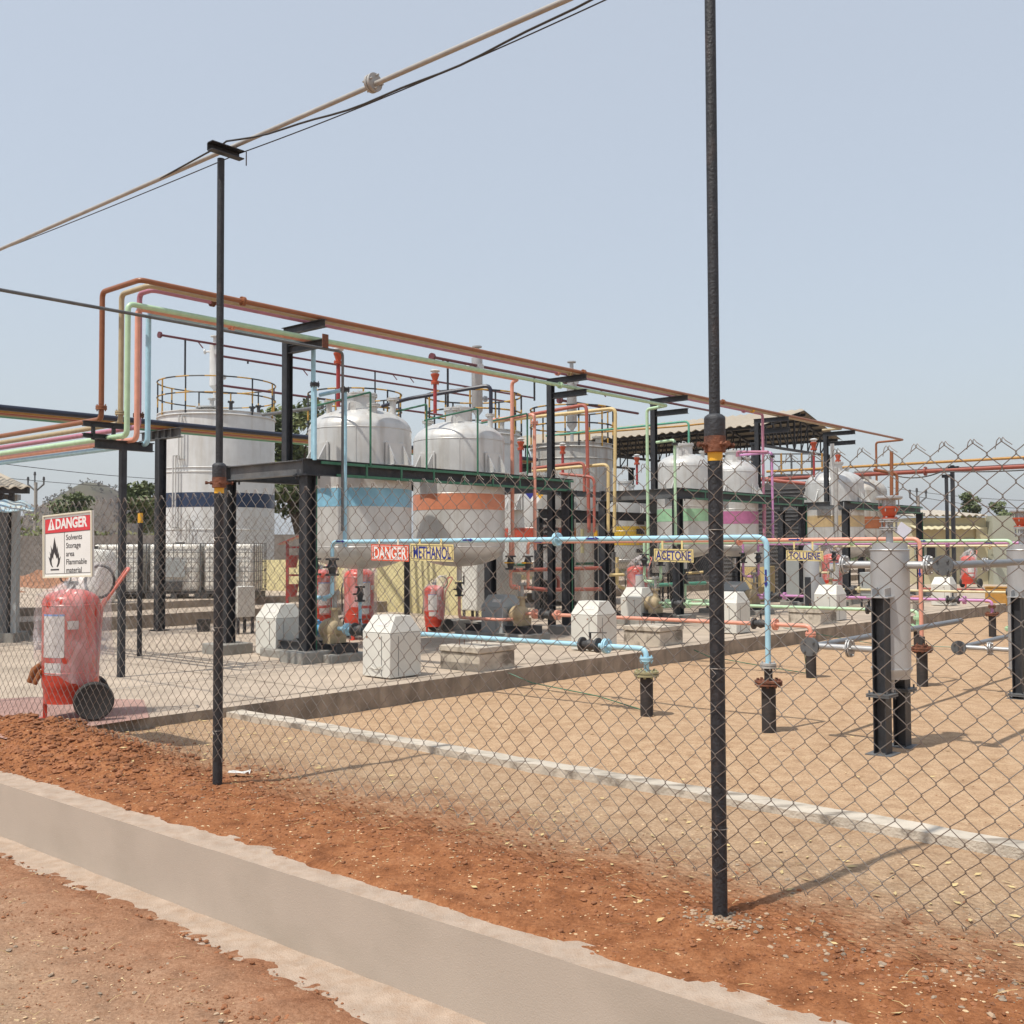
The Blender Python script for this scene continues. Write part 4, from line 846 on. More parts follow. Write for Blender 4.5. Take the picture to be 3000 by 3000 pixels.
run_up('long rose pink pipe on the upper rack, dropping beside the shed gable', 'rose', 10.55, 440, 403, 1245, UZ, b_of(10.55, 2238), 0.13, lambda a, b, z: [AB(a, b, 1.75)], clamps=((b_of(10.55, 618), 'rust'), (b_of(10.55, 1636), 'salmon'), (b_of(10.55, 2183), 'rose')))
run_up('long mint green pipe on the lower rack, third riser from the left', 'mint', 10.27, 385, 369, 1270, LZ, b_of(10.27, 1973), 0, lambda a, b, z: [AB(a+.45, b, z-.03), AB(a+.45, b, 1.2)], clamps=((b_of(10.27, 1659), 'mint'),))
run_up('long salmon pipe on the lower rack, dropping right of the orange-banded tank', 'salmon', 10.43, 410, 398, 1282, LZ, b_of(10.43, 1532), 0, lambda a, b, z: [AB(a+.13, b, z-.03), AB(a+.13, b, 1.35)], clamps=((b_of(10.43, 688), 'salmon'),))
run_up('light blue pipe rising at the left and running to the first rack post', 'sky', 10.56, 438, 430, 1295, LZ, b_of(10.56, 925), 0, lambda a, b, z: [AB(a, b, 2.7), AB(a, b, 2.45)])
# grey thin pipe
bt = b_of(10.15, 1003)
pipe('thin grey pipe running in from the upper left and dropping past the frame', 'grey_steel', [AB(10.15, -1, 4.00), AB(10.15, bt, 4.00), AB(10.15, bt, 1.72)], 0.018, [], 0.06, 10)
def drop(label, m, px, a, ytop, ybot, side, r=0.027, fl=None, elbow_to=None):
    b = b_of(a, px); Z = 0.6512*a+0.7589*b; z = lambda y: 1.5+(1605-y)*Z/F
    pts = ([AB(a+side, b, z(ytop)-.02)] if side else [])+[AB(a, b, z(ytop)), AB(a, b, z(ybot))]
    return pipe(label, m, pts, r, [(AB(a, b, z(f)), Vector((0, 0, 1)), r*2.2, m if m == 'salmon' else 'castiron') for f in (fl or [])], 0.07)
MB_t = drop('light blue pipe on the blue-banded tank with a black flange, bending over its top', 'sky', 1010, 10.22, 1137, 1600, 0.5, fl=(1138,))
drop('light blue pipe flanged halfway, standing left of the blue-banded tank', 'sky', 921, 10.22, 1120, 1345, 0, fl=(1122,))
drop('salmon pipe standing right of the orange-banded tank, bent back towards it at the top', 'salmon', 1567, 10.22, 1213, 1612, 1.1, fl=(1238,))
t = drop('mint green pipe bending over the mint-banded tank', 'mint', 1979, 10.2, 1290, 1600, 0.4, fl=(1302,))
drop('lilac pipe beside the purple-banded tank bent back over its top', 'purple', 2264, 10.2, 1328, 1600, 0.95, fl=(1340,))
for a0_, px, y0, y1, lb in ((11.2, 1085, 1145, 1362, 'green conduit bending over the blue-banded tank'), (11.0, 1250, 1182, 1372, 'green conduit left of the orange-banded tank'), (11.0, 1400, 1195, 1385, 'dark green conduit in front of the orange-banded tank'), (11.0, 1546, 1210, 1390, 'green conduit right of the orange-banded tank')):
    a = 10.2; b = b_of(a, px); Z = 0.6512*a+0.7589*b
    pipe(lb, 'green', [AB(a+1.0, b-.1, 1.5+(1605-y0)*Z/F-.10), AB(a, b, 1.5+(1605-y0)*Z/F), AB(a, b, 1.5+(1605-y1)*Z/F)], 0.014, [], 0.03, 8, name='conduit')
# ---- left junction stand
t = thing('pipe_stand', 'black pipe stand at the left where the coloured risers turn, doubled cross-arm on top', 'steel post', AB(10.7, b_of(10.7, 358), SZ-.1), TH)
lx = lambda px: b_of(10.7, px)-b_of(10.7, 358)
z2 = 2.60
MB().bx(-.032, .032, -.032, .032, 0, z2).build('column', 'black', t)
MB().ibeam((lx(275), 0, z2+.05), (lx(445), 0, z2+.05), .075, .10, .01).build('lower_arm', 'black', t)
MB().ibeam((lx(252), .09, z2+.27), (lx(388), .09, z2+.27), .05, .06, .01).build('upper_arm', 'black', t)
MB().ibeam((lx(252), .09, z2+.14), (lx(330), .09, z2+.14), .05, .05, .01).build('middle_arm', 'black', t)
mb = MB(); mb.bx(lx(282)-.015, lx(282)+.015, .07, .11, z2+.1, z2+.27); mb.bx(lx(342)-.015, lx(342)+.015, .07, .11, z2+.1, z2+.27); mb.build('strut', 'black', t)
# ---- far rack at left
t = thing('pipe_rack_post', 'broad dark grey rack column at the left, in front of the large white tank', 'steel post', AB(16.25, 9.6), TH)
MB().ibeam((0, 0, SZ), (0, 0, 3.40), .14, .14, .012, (1, 0, 0)).build('column', 'black', t)
mb = MB(); mb.ibeam((0, -.62, 3.48), (0, .62, 3.48), .12, .16, .012); [mb.bx(-.055, .055, y-.005, y+.005, 3.41, 3.55) for y in (-.4, -.2, 0, .2, .4)]; mb.build('cross_arm', 'grey_steel', t)
MB().bx(-.12, .12, -.12, .12, SZ, SZ+.02).build('base_plate', 'black', t)
for a, m, r, z, lb in ((15.78, 'navy', .045, 3.625, 'dark navy pipe, front one of the bundle crossing behind the left risers'), (15.95, 'gold', .035, 3.60, 'ochre orange pipe second in the bundle behind the navy one'), (16.12, 'redpipe', .040, 3.60, 'dull red pipe in the bundle behind the ochre one'), (16.32, 'khaki', .045, 3.61, 'khaki pipe near the back of the bundle'), (16.55, 'teal', .050, 3.615, 'green pipe at the back of the bundle, showing lowest')):
    pipe(lb, m, [AB(a, 0, z), AB(a, 19+.4*(a-15), z)], r)
# ---- sprinkler lines (thin maroon pipes high above the tanks)
def sprink(label, P, b_len, posts, drops=(), m='maroon', r=.035, post_h=0.9):
    t = thing('sprinkler_line', label, 'pipe', P)
    mb = MB(); mb.cyl((0, 0, 0), Bv*b_len, r, n=8); mb.build('run', m, t)
    MB().cyl(-Bv*.03, Bv*.03, r*2.6, n=14).build('end_flange', m, t)
    for d, h in posts: MB().cyl(Bv*d, Bv*d-Vector((0, 0, h)), .028, n=6).build('support', 'black', t)
    for d in drops: MB().cyl(Bv*d, Bv*d+(-Av*.12+Bv*.1-Vector((0, 0, .2))), .018, n=6).build('nozzle', m, t)
    return t
sprink('highest thin maroon pipe, starting at a round flange over the large white tank', at(468, 981, 28.7), 16.5, ((.8, 1.05), (8.0, 1.3)), (1.2, 8.8, 9.6))
sprink('middle of the three thin maroon pipes over the white tank', at(640, 1042, 29.5), 13, ((1, .1),), (3.0,))
sprink('lowest of the three thin maroon pipes over the white tank', at(640, 1128, 29.0), 9, (), ())
sprink('thin maroon pipe starting at a flange above the orange-banded tank', at(1266, 1046, 23.0), 12.4, ((.5, 1.2), (3.6, .6), (9.0, .2)), (.3, 6.4))
sprink('second thin maroon pipe just right of the rack top, ending over the pale stained tank', at(1640, 1172, 26.5), 3.6, (), ())
# ---- coloured loops by the stained tank
def loop(label, m, pts, r=.035, Z=23.0): return pipe(label, m, [at(x, y, zz if zz else Z) for x, y, zz in pts], r, [], .12, 8)
loop('red pipe arching beside the stained tank and dropping in front of it', 'redpipe', [(1480, 1228, 20.5), (1718, 1185, 19.5), (1726, 1560, 19.5)])
loop('pale yellow pipe arching high, just right of the red arch', 'pale_yellow', [(1440, 1235, 21.5), (1803, 1196, 20.2), (1800, 1560, 20.2)], .036)
loop('lower red pipe with a square bend left of the arching red pipe', 'redpipe', [(1560, 1372, 19.6), (1712, 1355, 19.0), (1712, 1440, 19.0)], .03)
loop('lower pale yellow pipe with a square bend', 'pale_yellow', [(1560, 1380, 20.2), (1782, 1360, 19.4), (1782, 1560, 19.4)], .032)
loop('short red pipe bending down left of the yellow-banded tank', 'redpipe', [(1640, 1388, 19.2), (1741, 1398, 18.9), (1741, 1560, 18.9)], .028)
loop('dark blue pipe rising over the two nearest domes and bending down', 'navy', [(1120, 1190, 17.2), (1200, 1167, 16.9), (1438, 1128, 16.5), (1438, 1260, 16.5)], .032)
loop('thin sea-green pipe ending above the mint-banded tank', 'teal', [(1600, 1277, 25.5), (2018, 1234, 22.3), (2018, 1310, 22.3)], .024)
loop('thin orange pipe just below the sea-green one, along the shed eave', 'gold', [(1640, 1275, 26.5), (2000, 1248, 24.0), (2090, 1238, 23.4)], .022)
loop('grey pipe crossing behind the leafy tree towards the blue-banded tank', 'grey_steel', [(770, 1215, 27), (945, 1192, 21)], .04)
loop('pale pink pipe over the purple-banded tank', 'rose', [(2160, 1338, 21.5), (2160, 1324, 21.5), (2250, 1324, 20.9)], .03)
# ---- flame-arrestor vents
def vent(label, p, z0, z1, r=.028, k=1.0, cap='silver'):
    t = thing('vent_pipe', label, 'vent', (p.x, p.y, z0)); h = z1-z0
    mb = MB(); mb.cyl((0, 0, 0), (0, 0, h-.19*k), r, n=14); mb.build('stem', 'red', t)
    mb = MB(); flange_mb((0, 0, h-.19*k), (0, 0, 1), .062*k, .014, mb=mb); mb.build('flange', 'orange', t)
    mb = MB(); mb.lathe([(.035*k, h-.17*k), (.038*k, h-.15*k), (.058*k, h-.09*k), (.066*k, h-.075*k), (.066*k, h-.055*k), (.045*k, h-.05*k)], n=20); mb.build('cone', 'orange', t)
    mb = MB(); mb.cyl((0, 0, h-.055*k), (0, 0, h-.02*k), .048*k, n=16); mb.lathe([(.072*k, h-.02*k), (.075*k, h-.008*k), (.05*k, h+.012*k), (.012*k, h+.02*k)], n=20); mb.build('cap', cap, t); return t
def zat(px, y, p): return zy(p, y)
def venta(label, px, y1, y0, a=None, Y=None, **k):
    p = AB(a, b_of(a, px)) if a else at(px, 1600, Y); vent(label, p, zat(px, y0, p), zat(px, y1, p), **k)
venta('red vent pipe with funnel head on the blue-banded tank', 990, 1022, 1192, a=10.95)
venta('red vent pipe with funnel head on the orange-banded tank', 1275, 1085, 1212, a=11.0)
venta('small red vent with white cap right of the orange-banded tank', 1527, 1285, 1384, Y=19.0, k=1.0)
venta('small red vent with white cap in front of the stained tank', 1650, 1300, 1392, Y=20.5, k=.95)
venta('dull red vent above the yellow-banded tank, under the shed', 1868, 1333, 1420, Y=24.5, k=1.1)
venta('taller red vent with silver cap under the shed gable', 2388, 1287, 1398, Y=26.5, k=1.35)
venta('short red vent with silver cap near the tan-banded tank', 2459, 1325, 1420, Y=27.0, k=1.2)
# ================================================================ LONG SHED ROOF BEHIND
ap = at(2326, 1202, 33.0); t = thing('open_shed', 'long open shed with pale corrugated gable roof behind the tanks', 'shed', (ap.x, ap.y, 0), TH)   # local x along B, y along A
zr = ap.z; WH, DR, LN = 2.95, 0.74, 11.5
def corr_roof(nm, sgn):
    mb = MB(); n = 150
    for k in range(n+1):
        y = LN*k/n-0.35; w_ = 0.035*math.sin(y*2*math.pi/0.30)
        mb.v += [(0, y, zr+w_), (sgn*WH, y, zr-DR+w_), (sgn*WH, y, zr-DR+w_-.012), (0, y, zr+w_-.012)]
    for k in range(n):
        o, p = 4*k, 4*k+4; mb.f += [(o, o+1, p+1, p), (o+1, o+2, p+2, p+1), (o+2, o+3, p+3, p+2)]
    mb.mi = [0]*len(mb.f); return mb.build(nm, 'roof_sheet', t)
corr_roof('roof_slope', -1); corr_roof('roof_slope', 1)
for s_ in (-1, 1):
    for k in range(6):
        x = s_*WH*(k+.4)/6; z = zr-DR*(k+.4)/6-.10; MB().bar((x, -.3, z), (x, LN-.4, z), .05, .09).build('purlin', 'black', t)
for y in [0, 2.7, 5.4, 8.1, 10.8]:
    mb = MB(); zb = zr-DR-.55
    for s_ in (-1, 1):
        mb.bar((0, y, zr-.18), (s_*WH, y, zr-DR-.16), .06, .07)
        for k in range(1, 6):
            x = s_*WH*k/6; z = zr-DR*k/6-.2; mb.bar((x, y, z), (x, y, zb), .035, .035, (1, 0, 0)); mb.bar((x, y, z), (s_*WH*(k-1)/6, y, zb), .03, .03, (1, 0, 0))
    mb.bar((-WH, y, zb), (WH, y, zb), .06, .08); mb.bar((0, y, zr-.2), (0, y, zb), .05, .05, (1, 0, 0)); mb.build('truss', 'black', t)
    for x in (-WH+.25, WH-.25): MB().ibeam((x, y, .3), (x, y, zb), .16, .16, .015, (1, 0, 0)).build('column', 'black', t)
MB().bx(-WH+.1, WH-.1, LN-.6, LN-.55, .3, zr-DR-.2).build('end_cladding', 'grey_steel', t)
MB().bx(WH-.1, WH-.05, 3.0, LN-.6, .3, zr-DR-1.7).build('side_cladding', 'grey_steel', t)
# dark plant shed with red pipes between purple tank and right frame
p = at(2296, 1600, 29.5); t = thing('plant_shed', 'dark grey sheet-clad shed between the purple-banded and tan-banded tanks', 'shed', (p.x, p.y, 0), TH)
mb = MB(); mb.bx(-.6, 1.6, -1.1, 1.6, .1, 3.3); mb.build('cladding', mat('dark_cladding', (0.085, 0.08, 0.08), 0.6, 0, .2, 4, .2), t); mb = MB()
for k in range(26): mb.bx(-.63, -.6, -1.08, 1.58, .35+k*.11, .37+k*.11)
mb.build('louvres', 'grey_steel', t)
# ---- red and ochre header pipes on the right with their twin posts
bR = 27.3; a0_, a1_ = a_of(bR, 3120), a_of(bR, 2225)
def zr_(px, y, b): return zy(AB(a_of(b, px), b), y)
pipe('thick red pipe rising to the right edge above the yellow building', 'redpipe', [AB(a0_, bR, zr_(3000, 1366, bR)), AB(a1_, bR, zr_(3000, 1366, bR))], .062, [(AB(a_of(bR, 2714), bR, zr_(3000, 1366, bR)), Av, .12, 'redpipe')])
pipe('ochre pipe running just above the thick red one at the right', 'gold', [AB(a0_, bR-.1, zr_(3000, 1341, bR)), AB(a1_-.3, bR-.1, zr_(3000, 1341, bR))], .036)
pipe('second, thinner red pipe sloping down behind the tan-banded tank', 'redpipe', [at(2240, 1405, 28.4), at(2370, 1418, 28)], .05)
for px, lb, w_ in ((2793, 'thicker of the twin black posts under the red pipe at the right', .085), (2775, 'thinner of the twin black posts under the red pipe at the right', .07)):
    a = a_of(bR, px); t = thing('pipe_support', lb, 'steel post', AB(a, bR), TH)
    MB().bx(-w_/2, w_/2, -w_/2, w_/2, .0, zr_(3000, 1382, bR)+(.25 if w_ > .08 else 0)).build('column', 'black', t); MB().bx(-.05, .05, -.16, .1, zr_(3000, 1382, bR)-.06+(.2 if w_ > .08 else 0), zr_(3000, 1382, bR)+.02+(.2 if w_ > .08 else 0)).build('bracket', 'black', t)
cable('black cable hanging along the thick red pipe at the right', sag(AB(a_of(bR, 2620), bR-.1, zr_(2640, 1390, bR)), AB(a_of(bR, 2765), bR-.1, zr_(2765, 1382, bR)), .12)+sag(AB(a_of(bR, 2770), bR-.1, zr_(2770, 1382, bR)), AB(a_of(bR, 3100), bR-.1, zr_(3000, 1376, bR)), .04), .018)
# ---- yellow building
Y0 = 38.0; bl = at(2672, 1600, Y0); t = thing('low_building', 'low pale yellow building with wavy roof edge at the right', 'building', (bl.x, Y0, 0))
L = at(2965, 1600, Y0).x-bl.x; zT = zy(Vector((bl.x, Y0, 0)), 1517)
pl = mat('building_cream', (0.52, 0.47, 0.31), 0.85, 0, .06, 1.5, .1, (.40, .34, .2), .5, (1, 1, 2)); gb = mat('building_grey', (0.36, 0.37, 0.30), 0.85, 0, .06, 1.5, .1)
MB().bx(0, L*.97, 0, 4, -.2, zT).build('wall', pl, t)
MB().bx(L*.745, L*1.01, -.5, -.003, -.2, zT+.05).build('grey_block', gb, t)
MB().bx(L*.63, L*.742, -.12, -.003, -.2, zT-.35).build('buttress', pl, t)
def wavy(x0, x1, y0, y1, za, zb, am, per, m, nm):
    mb = MB(); n = int((x1-x0)/per*10)
    for k in range(n+1):
        x = x0+(x1-x0)*k/n; w_ = am*math.sin(2*math.pi*x/per); mb.v += [(x, y0, za+w_), (x, y1, zb+w_), (x, y1, zb+w_-.02), (x, y0, za+w_-.02)]
    for k in range(n):
        o, q = 4*k, 4*k+4; mb.f += [(o, q, q+1, o+1), (o+3, o, q, q+3)[::1], (o+3, o+2, q+2, q+3)]
    mb.mi = [0]*len(mb.f); mb.build(nm, m, t)
wavy(-.1, L*.72, -.35, 4, zT+.08, zT+.4, .035, .24, mat('asbestos_sheet', (0.40, 0.36, 0.30), .9, 0, .15, 4, .2), 'roof')
wavy(-.1, L*.63, -.75, 0, zT-.42, zT-.27, .018, .24, pl, 'awning')
for x0, x1, z0, z1 in ((.02, .24, .62, .98),):
    mb = MB(); mb.bx(L*x0, L*x1, -.03, -.003, zT*z0-.55, zT*z1-.72); f = mb.build('window_frame', gb, t)
    for q in (0, 1): mb = MB(); w_ = (x1-x0)/2*L; mb.bx(L*x0+w_*q+.05, L*x0+w_*(q+1)-.05, -.04, -.031, zT*z0-.50, zT*z1-.77); mb.build('pane', 'window', t)
MB().bx(L*.52, L*.62, -.03, -.003, 0, zT-.75).build('door', gb, t)
for x, nm in ((L*.70, 'a'), (L*.9, 'b')):
    mb = MB(); mb.cyl((x, -.9, zT-1.0), (x, -.9, zT-.93), .02, .14, n=14); mb.cyl((x, -.9, zT-.95), (x, -.5, zT-.95), .012, n=6); mb.build('lamp', 'gold', t)
# utility poles
def upole(label, p, zt, k):
    t = thing('utility_pole', label, 'pole', (p.x, p.y, 0)); m_ = mat('pole_concrete', (.30, .27, .24), .9)
    MB().cyl((0, 0, -.3), (0, 0, zt*.93), .11*k, .08*k, n=10).build('shaft', m_, t); mb = MB(); z = zt*.86
    mb.tube([(-.42*k, 0, z+.55*k), (-.42*k, 0, z+.28*k), (0, 0, z-.1*k), (.42*k, 0, z+.28*k), (.42*k, 0, z+.55*k)], .045*k, 6); mb.cyl((-.06*k, 0, zt*.9), (-.06*k, 0, zt+.1*k), .04*k, n=6); mb.build('crossarm', 'grey_steel', t)
    mb = MB(); [mb.cyl((x, 0, z0), (x, 0, z0+.18*k), .075*k, .05*k, n=8) for x, z0 in ((-.42*k, z+.5*k), (.42*k, z+.5*k), (-.06*k, zt))]; mb.build('insulators', 'castiron', t)
p = at(103, 1600, 55); upole('utility pole with forked arms in front of the hill at the left', p, zy(p, 1392), 1.0)
p = at(2692, 1600, 62); upole('utility pole with forked arm behind the right vent pot', p, zy(p, 1440), 1.15)
for k, (p_, q_) in enumerate((((-200, 1378, 54), (700, 1440, 80)), ((-200, 1330, 45), (640, 1410, 70)), ((2600, 1427, 66), (3150, 1468, 60)), ((2690, 1455, 62), (3150, 1490, 58)))):
    cable(['faint overhead wire from the left utility pole over the hill', 'faint overhead wire above the one at the left pole', 'faint upper overhead wire at the right', 'faint lower overhead wire at the right'][k], sag(at(*p_), at(*q_), .25), .018)
# ================================================================ VENT POTS IN THE SAND BASIN
M['greypipe'] = mat('grey_pipe_paint', (0.17, 0.18, 0.195), 0.45, 0, 0.1, 8, 0.05)
def pot(label, p):
    t = thing('vent_pot', label, 'vessel', (p.x, p.y, -0.12), TH)
    H = lambda py: zy(p, py)+0.12
    zs0, zs1 = H(1960), H(1611)
    mb = MB(); mb.lathe([(.148, zs0), (.148, zs0+(zs1-zs0)/2), (.148, zs1)], n=48); mb.lathe([(.03, zs0-.07), (.135, zs0-.07), (.140, zs0-.03), (.158, zs0), (.158, zs0+.012), (.148, zs0+.013)], n=48); mb.build('shell', 'pot', t)
    mb = MB(); mb.ring((0, 0, zs1), .147, .007, 48, 6); mb.lathe([(.148, zs1+.001), (.136, zs1+.006), (.134, zs1+.055), (.02, zs1+.058)], n=44); mb.build('head', 'pot', t)
    mb = MB(); zc = zs1+.055; mb.cyl((0, 0, zc), (0, 0, zc+.11), .028, n=18); flange_mb((0, 0, zc+.115), (0, 0, 1), .075, .010, mb=mb); mb.cyl((0, 0, zc+.12), (0, 0, zc+.17), .03, n=18); flange_mb((0, 0, zc+.18), (0, 0, 1), .075, .010, mb=mb); mb.build('vent_neck', 'pot', t)
    mb = MB(); z = zc+.192; mb.lathe([(.07, z), (.072, z+.01), (.04, z+.013), (.045, z+.02), (.075, z+.082), (.083, z+.085), (.085, z+.1), (.05, z+.104)], n=30); mb.build('cone', 'orange', t)
    mb = MB(); mb.cyl((0, 0, z+.1), (0, 0, z+.155), .052, n=20)
    for k in range(6): q = k*math.pi/3; mb.cyl((math.cos(q)*.075, math.sin(q)*.075, z+.06), (math.cos(q)*.075, math.sin(q)*.075, z+.19), .005, n=6)
    mb.lathe([(.04, z+.15), (.09, z+.155), (.105, z+.165), (.105, z+.178), (.08, z+.185), (.01, z+.187)], n=30); mb.build('vent_head', 'pot', t)
    for x in (-.208, .208):
        MB().ibeam((x, 0, .01), (x, 0, H(1748)), .125, .10, .008, (0, 1, 0)).build('column', 'black', t)
        mb = MB(); mb.bx(x-.11, x+.11, -.1, .1, 0.0, .010); mb.build('foot_plate', 'grey_steel', t); mb = MB(); mb.bx(x-.10, x+.10, -.09, .09, H(2030)-.006, H(2030)+.006); mb.bx(x-.10, x+.10, -.09, .09, H(2030)+.01, H(2030)+.02)
        for i in (-.08, .08):
            for j in (-.07, .07): mb.cyl((x+i, j, H(2030)-.03), (x+i, j, H(2030)+.045), .008, n=6)
        mb.build('splice_plate', 'grey_steel', t)
        mb = MB(); mb.bx(x-.075, x+.075, -.085, .085, H(1748), H(1748)+.010); s_ = -1 if x < 0 else 1
        for y in (-.05, .05): mb.prism([(x-s_*.09, y-.004, H(1748)+.01), (x+s_*.05, y-.004, H(1748)+.01), (x+s_*.05, y-.004, H(1748)+.07), (x-s_*.09, y-.004, H(1748)+.08)], (0, .008, 0))
        mb.build('support_bracket', 'pot', t)
    z = H(1655)
    mb = MB(); mb.cyl((0, .14, z), (0, .36, z), .030, n=16); mb.build('left_nozzle', 'pot', t); flange_mb((0, .375, z), (0, 1, 0), .078, .012, .008).build('flange', 'pot', t)
    mb = MB(); mb.cyl((0, -.14, z), (0, -.36, z), .030, n=16); mb.cyl((0, -.36, z), (0, -.46, z), .035, n=14); mb.build('right_nozzle', 'pot', t); flange_mb((0, -.30, z), (0, 1, 0), .078, .012, .008).build('flange', 'pot', t)
    def blind(x, y, z, m='grey_steel'):
        mb = MB(); mb.cyl((x, y, z), (x-.07, y, z), .033, n=14); mb.cyl((x-.07, y, z), (x-.082, y, z), .078, n=28); mb.cyl((x-.086, y, z), (x-.10, y, z), .078, n=28)
        for k in range(4): q = math.pi/4+k*math.pi/2; mb.cyl((x-.10, y+math.cos(q)*.055, z+math.sin(q)*.055), (x-.115, y+math.cos(q)*.055, z+math.sin(q)*.055), .010, n=6)
        mb.build('blind_flange', m, t)
    blind(0, -.44, z)
    MB().cyl((0.02, -.44, z), (3.8, -.44, z), .030, n=16).build('header_pipe', 'greypipe', t)
    z = H(1906)
    MB().cyl((0, .1, z), (0, .62, z), .026, n=16).build('drain_nozzle', 'pot', t); flange_mb((0, .34, z), (0, 1, 0), .075, .011, .008).build('flange', 'pot', t)
    blind(-.02, .64, z)
    MB().cyl((-.02, .64, z), (3.8, .64, z), .028, n=16).build('drain_pipe', 'greypipe', t)
    MB().cyl((0, 0, zs0-.2), (0, 0, zs0-.06), .022, n=12).build('drain_stub', 'pot', t)
    return t
pot1 = pot('tall silver cylinder with orange vent cone on black columns in the sand', AB(3.10, 8.25))
pot('second silver cylinder cut off by the right edge of the picture', AB(3.10, 12.05))
c = AB(3.1, 8.25, zy(AB(3.1, 8.25), 1555)); tg = thing('paper_tag', 'pale paper tag hanging beside the orange vent cone', 'tag', c+Vector((.085, -.06, 0)))
MB().bar(Vector((-.04, 0, .03)), Vector((.045, 0, -.03)), .002, .10, (0.3, 0, 1)).build('sheet', 'paper', tg)
# ================================================================ PUMP UNITS (one per solvent), with ground pipes and stand pipes
def cover(label, p, rz=TH, m='pvc', w_=.46, d_=.44, h=.67, grp=None):
    t = thing('pump_cover', label, 'pump cover', (p.x, p.y, SZ), rz, grp)
    mb = MB(); mb.bx(-w_/2, w_/2, -d_/2, d_/2, .012, h*.73); mb.build('housing', m, t, bevel=.008)
    MB().frus(-w_/2-.004, w_/2+.004, -d_/2-.004, d_/2+.004, h*.73+.001, h, .12, .05).build('hood', m, t, bevel=.006)
    mb = MB(); mb.bx(-w_/2-.0045, -w_/2-.0005, -d_/2+.13, -d_/2+.134, .03, h*.68); mb.bx(-w_/2+.12, -w_/2+.124, -d_/2-.0035, -d_/2-.0005, .03, h*.68); mb.build('panel_seam', 'grey_steel', t)
    mb = MB(); mb.prism([(-w_/2+.045, .03, h*.73+.072), (-w_/2+.045, -.14, h*.73+.072), (-w_/2+.075, -.14, h*.73+.118), (-w_/2+.075, .03, h*.73+.118)], (-.004, 0, .003)); mb.build('nameplate', 'label', t)
    mb = MB(); mb.bx(-w_/2-.008, -w_/2-.0005, d_/2-.08, d_/2-.065, h*.64, h*.66); mb.bx(-w_/2-.008, -w_/2-.0005, -d_/2+.15, -d_/2+.165, h*.64, h*.66); mb.build('latch', 'leather', t)
    mb = MB(); mb.bx(-w_/2-.006, -w_/2-.001, -.11, .11, .10, .14); mb.tube([(-w_/2-.02, -.08, .13), (-w_/2-.022, 0, .10), (-w_/2-.02, .08, .13)], .005, 5); mb.build('handle', m, t)
    return t
def pump(label, p, mcol, z0=.28):
    t = thing('pump', label, 'pump', (p.x, p.y, SZ), TH)
    MB().bx(-.30, .30, -.36, 1.10, -.02, .10).build('plinth', 'plinth', t, bevel=.012)
    mb = MB(); [mb.ibeam((x, -.28, .16), (x, 1.0, .16), .07, .11, .01) for x in (-.14, .14)]; mb.bx(-.17, .17, -.30, -.285, .105, .215); mb.build('base_frame', 'black', t)
    z = z0+.10
    mb = MB(); mb.lathe([(.03, -.17), (.09, -.16), (.13, -.10), (.15, -.02), (.15, .05), (.12, .09), (.08, .12)], (0, 0, z), 22, ax=(0, -1, 0)); mb.cyl((0, -.05, z), (0, -.05, z+.26), .055, .04, n=14); mb.cyl((0, -.05, z+.25), (0, -.05, z+.28), .075, n=16); mb.bx(-.13, .13, -.12, .02, .215, z-.05); mb.build('casing', 'tan_casting', t)
    mb = MB(); mb.cyl((0, .12, z), (0, .28, z), .05, n=12); mb.build('coupling', mcol, t)
    mb = MB(); mb.cyl((0, .28, z), (0, .52, z), .10, n=20)
    for k in range(16): q = k*math.pi/8; d = Vector((math.cos(q), 0, math.sin(q))); mb.bar(Vector((0, .30, z))+d*.108, Vector((0, .50, z))+d*.112, .006, .02, d)
    mb.build('motor', mcol, t)
    mb = MB(); c0 = Vector((0, -.05, z+.28)); mb.tube([c0, c0+Vector((0, 0, .18))], .028, 12); flange_mb(c0+Vector((0, 0, .19)), (0, 0, 1), .07, .012, mb=mb)
    for k in range(4): q = k*1.57+.4; mb.cyl(c0+Vector((math.cos(q)*.06, math.sin(q)*.06, -.03)), c0+Vector((math.cos(q)*.06, math.sin(q)*.06, .21)), .006, n=6)
    mb.build('flexible_joint', 'galvpipe', t)
    return t
def standpipe(label, p, zt, col, r=.062, top='flange', gap=0.0):
    t = thing('stand_pipe', label, 'pipe', (p.x, p.y, -.125), TH); h = zt+.125
    MB().cyl((0, 0, 0), (0, 0, h), r, n=22).build('wrapped_pipe', 'wrap', t); flange_mb((0, 0, h+.022), (0, 0, 1), r*1.95, .02, .008, 8).build('flange', col, t)
    return t
def arrow(t, c, d, u, L=.16, m='signblue'):
    c, d, u = Vector(c), Vector(d).normalized(), Vector(u).normalized(); n = d.cross(u).normalized(); mb = MB()
    mb.prism([c-d*L/2-u*.009, c+d*L*.2-u*.009, c+d*L*.2-u*.019, c+d*L/2, c+d*L*.2+u*.019, c+d*L*.2+u*.009, c-d*L/2+u*.009], n*.002); mb.build('flow_arrow', m, t)
UN = [('light blue', 'sky', 8.45, 8.37, 'motor_blue'), ('salmon', 'salmon', 12.12, 12.2, 'castiron'), ('mint green', 'mint', 15.85, 15.95, 'motor_blue'), ('purple', 'purple', 19.6, 19.7, 'castiron'), ('cream', 'cream', 23.4, 23.5, 'motor_blue')]
tanks_out = [pM, pO, pMi, pPu, pT]
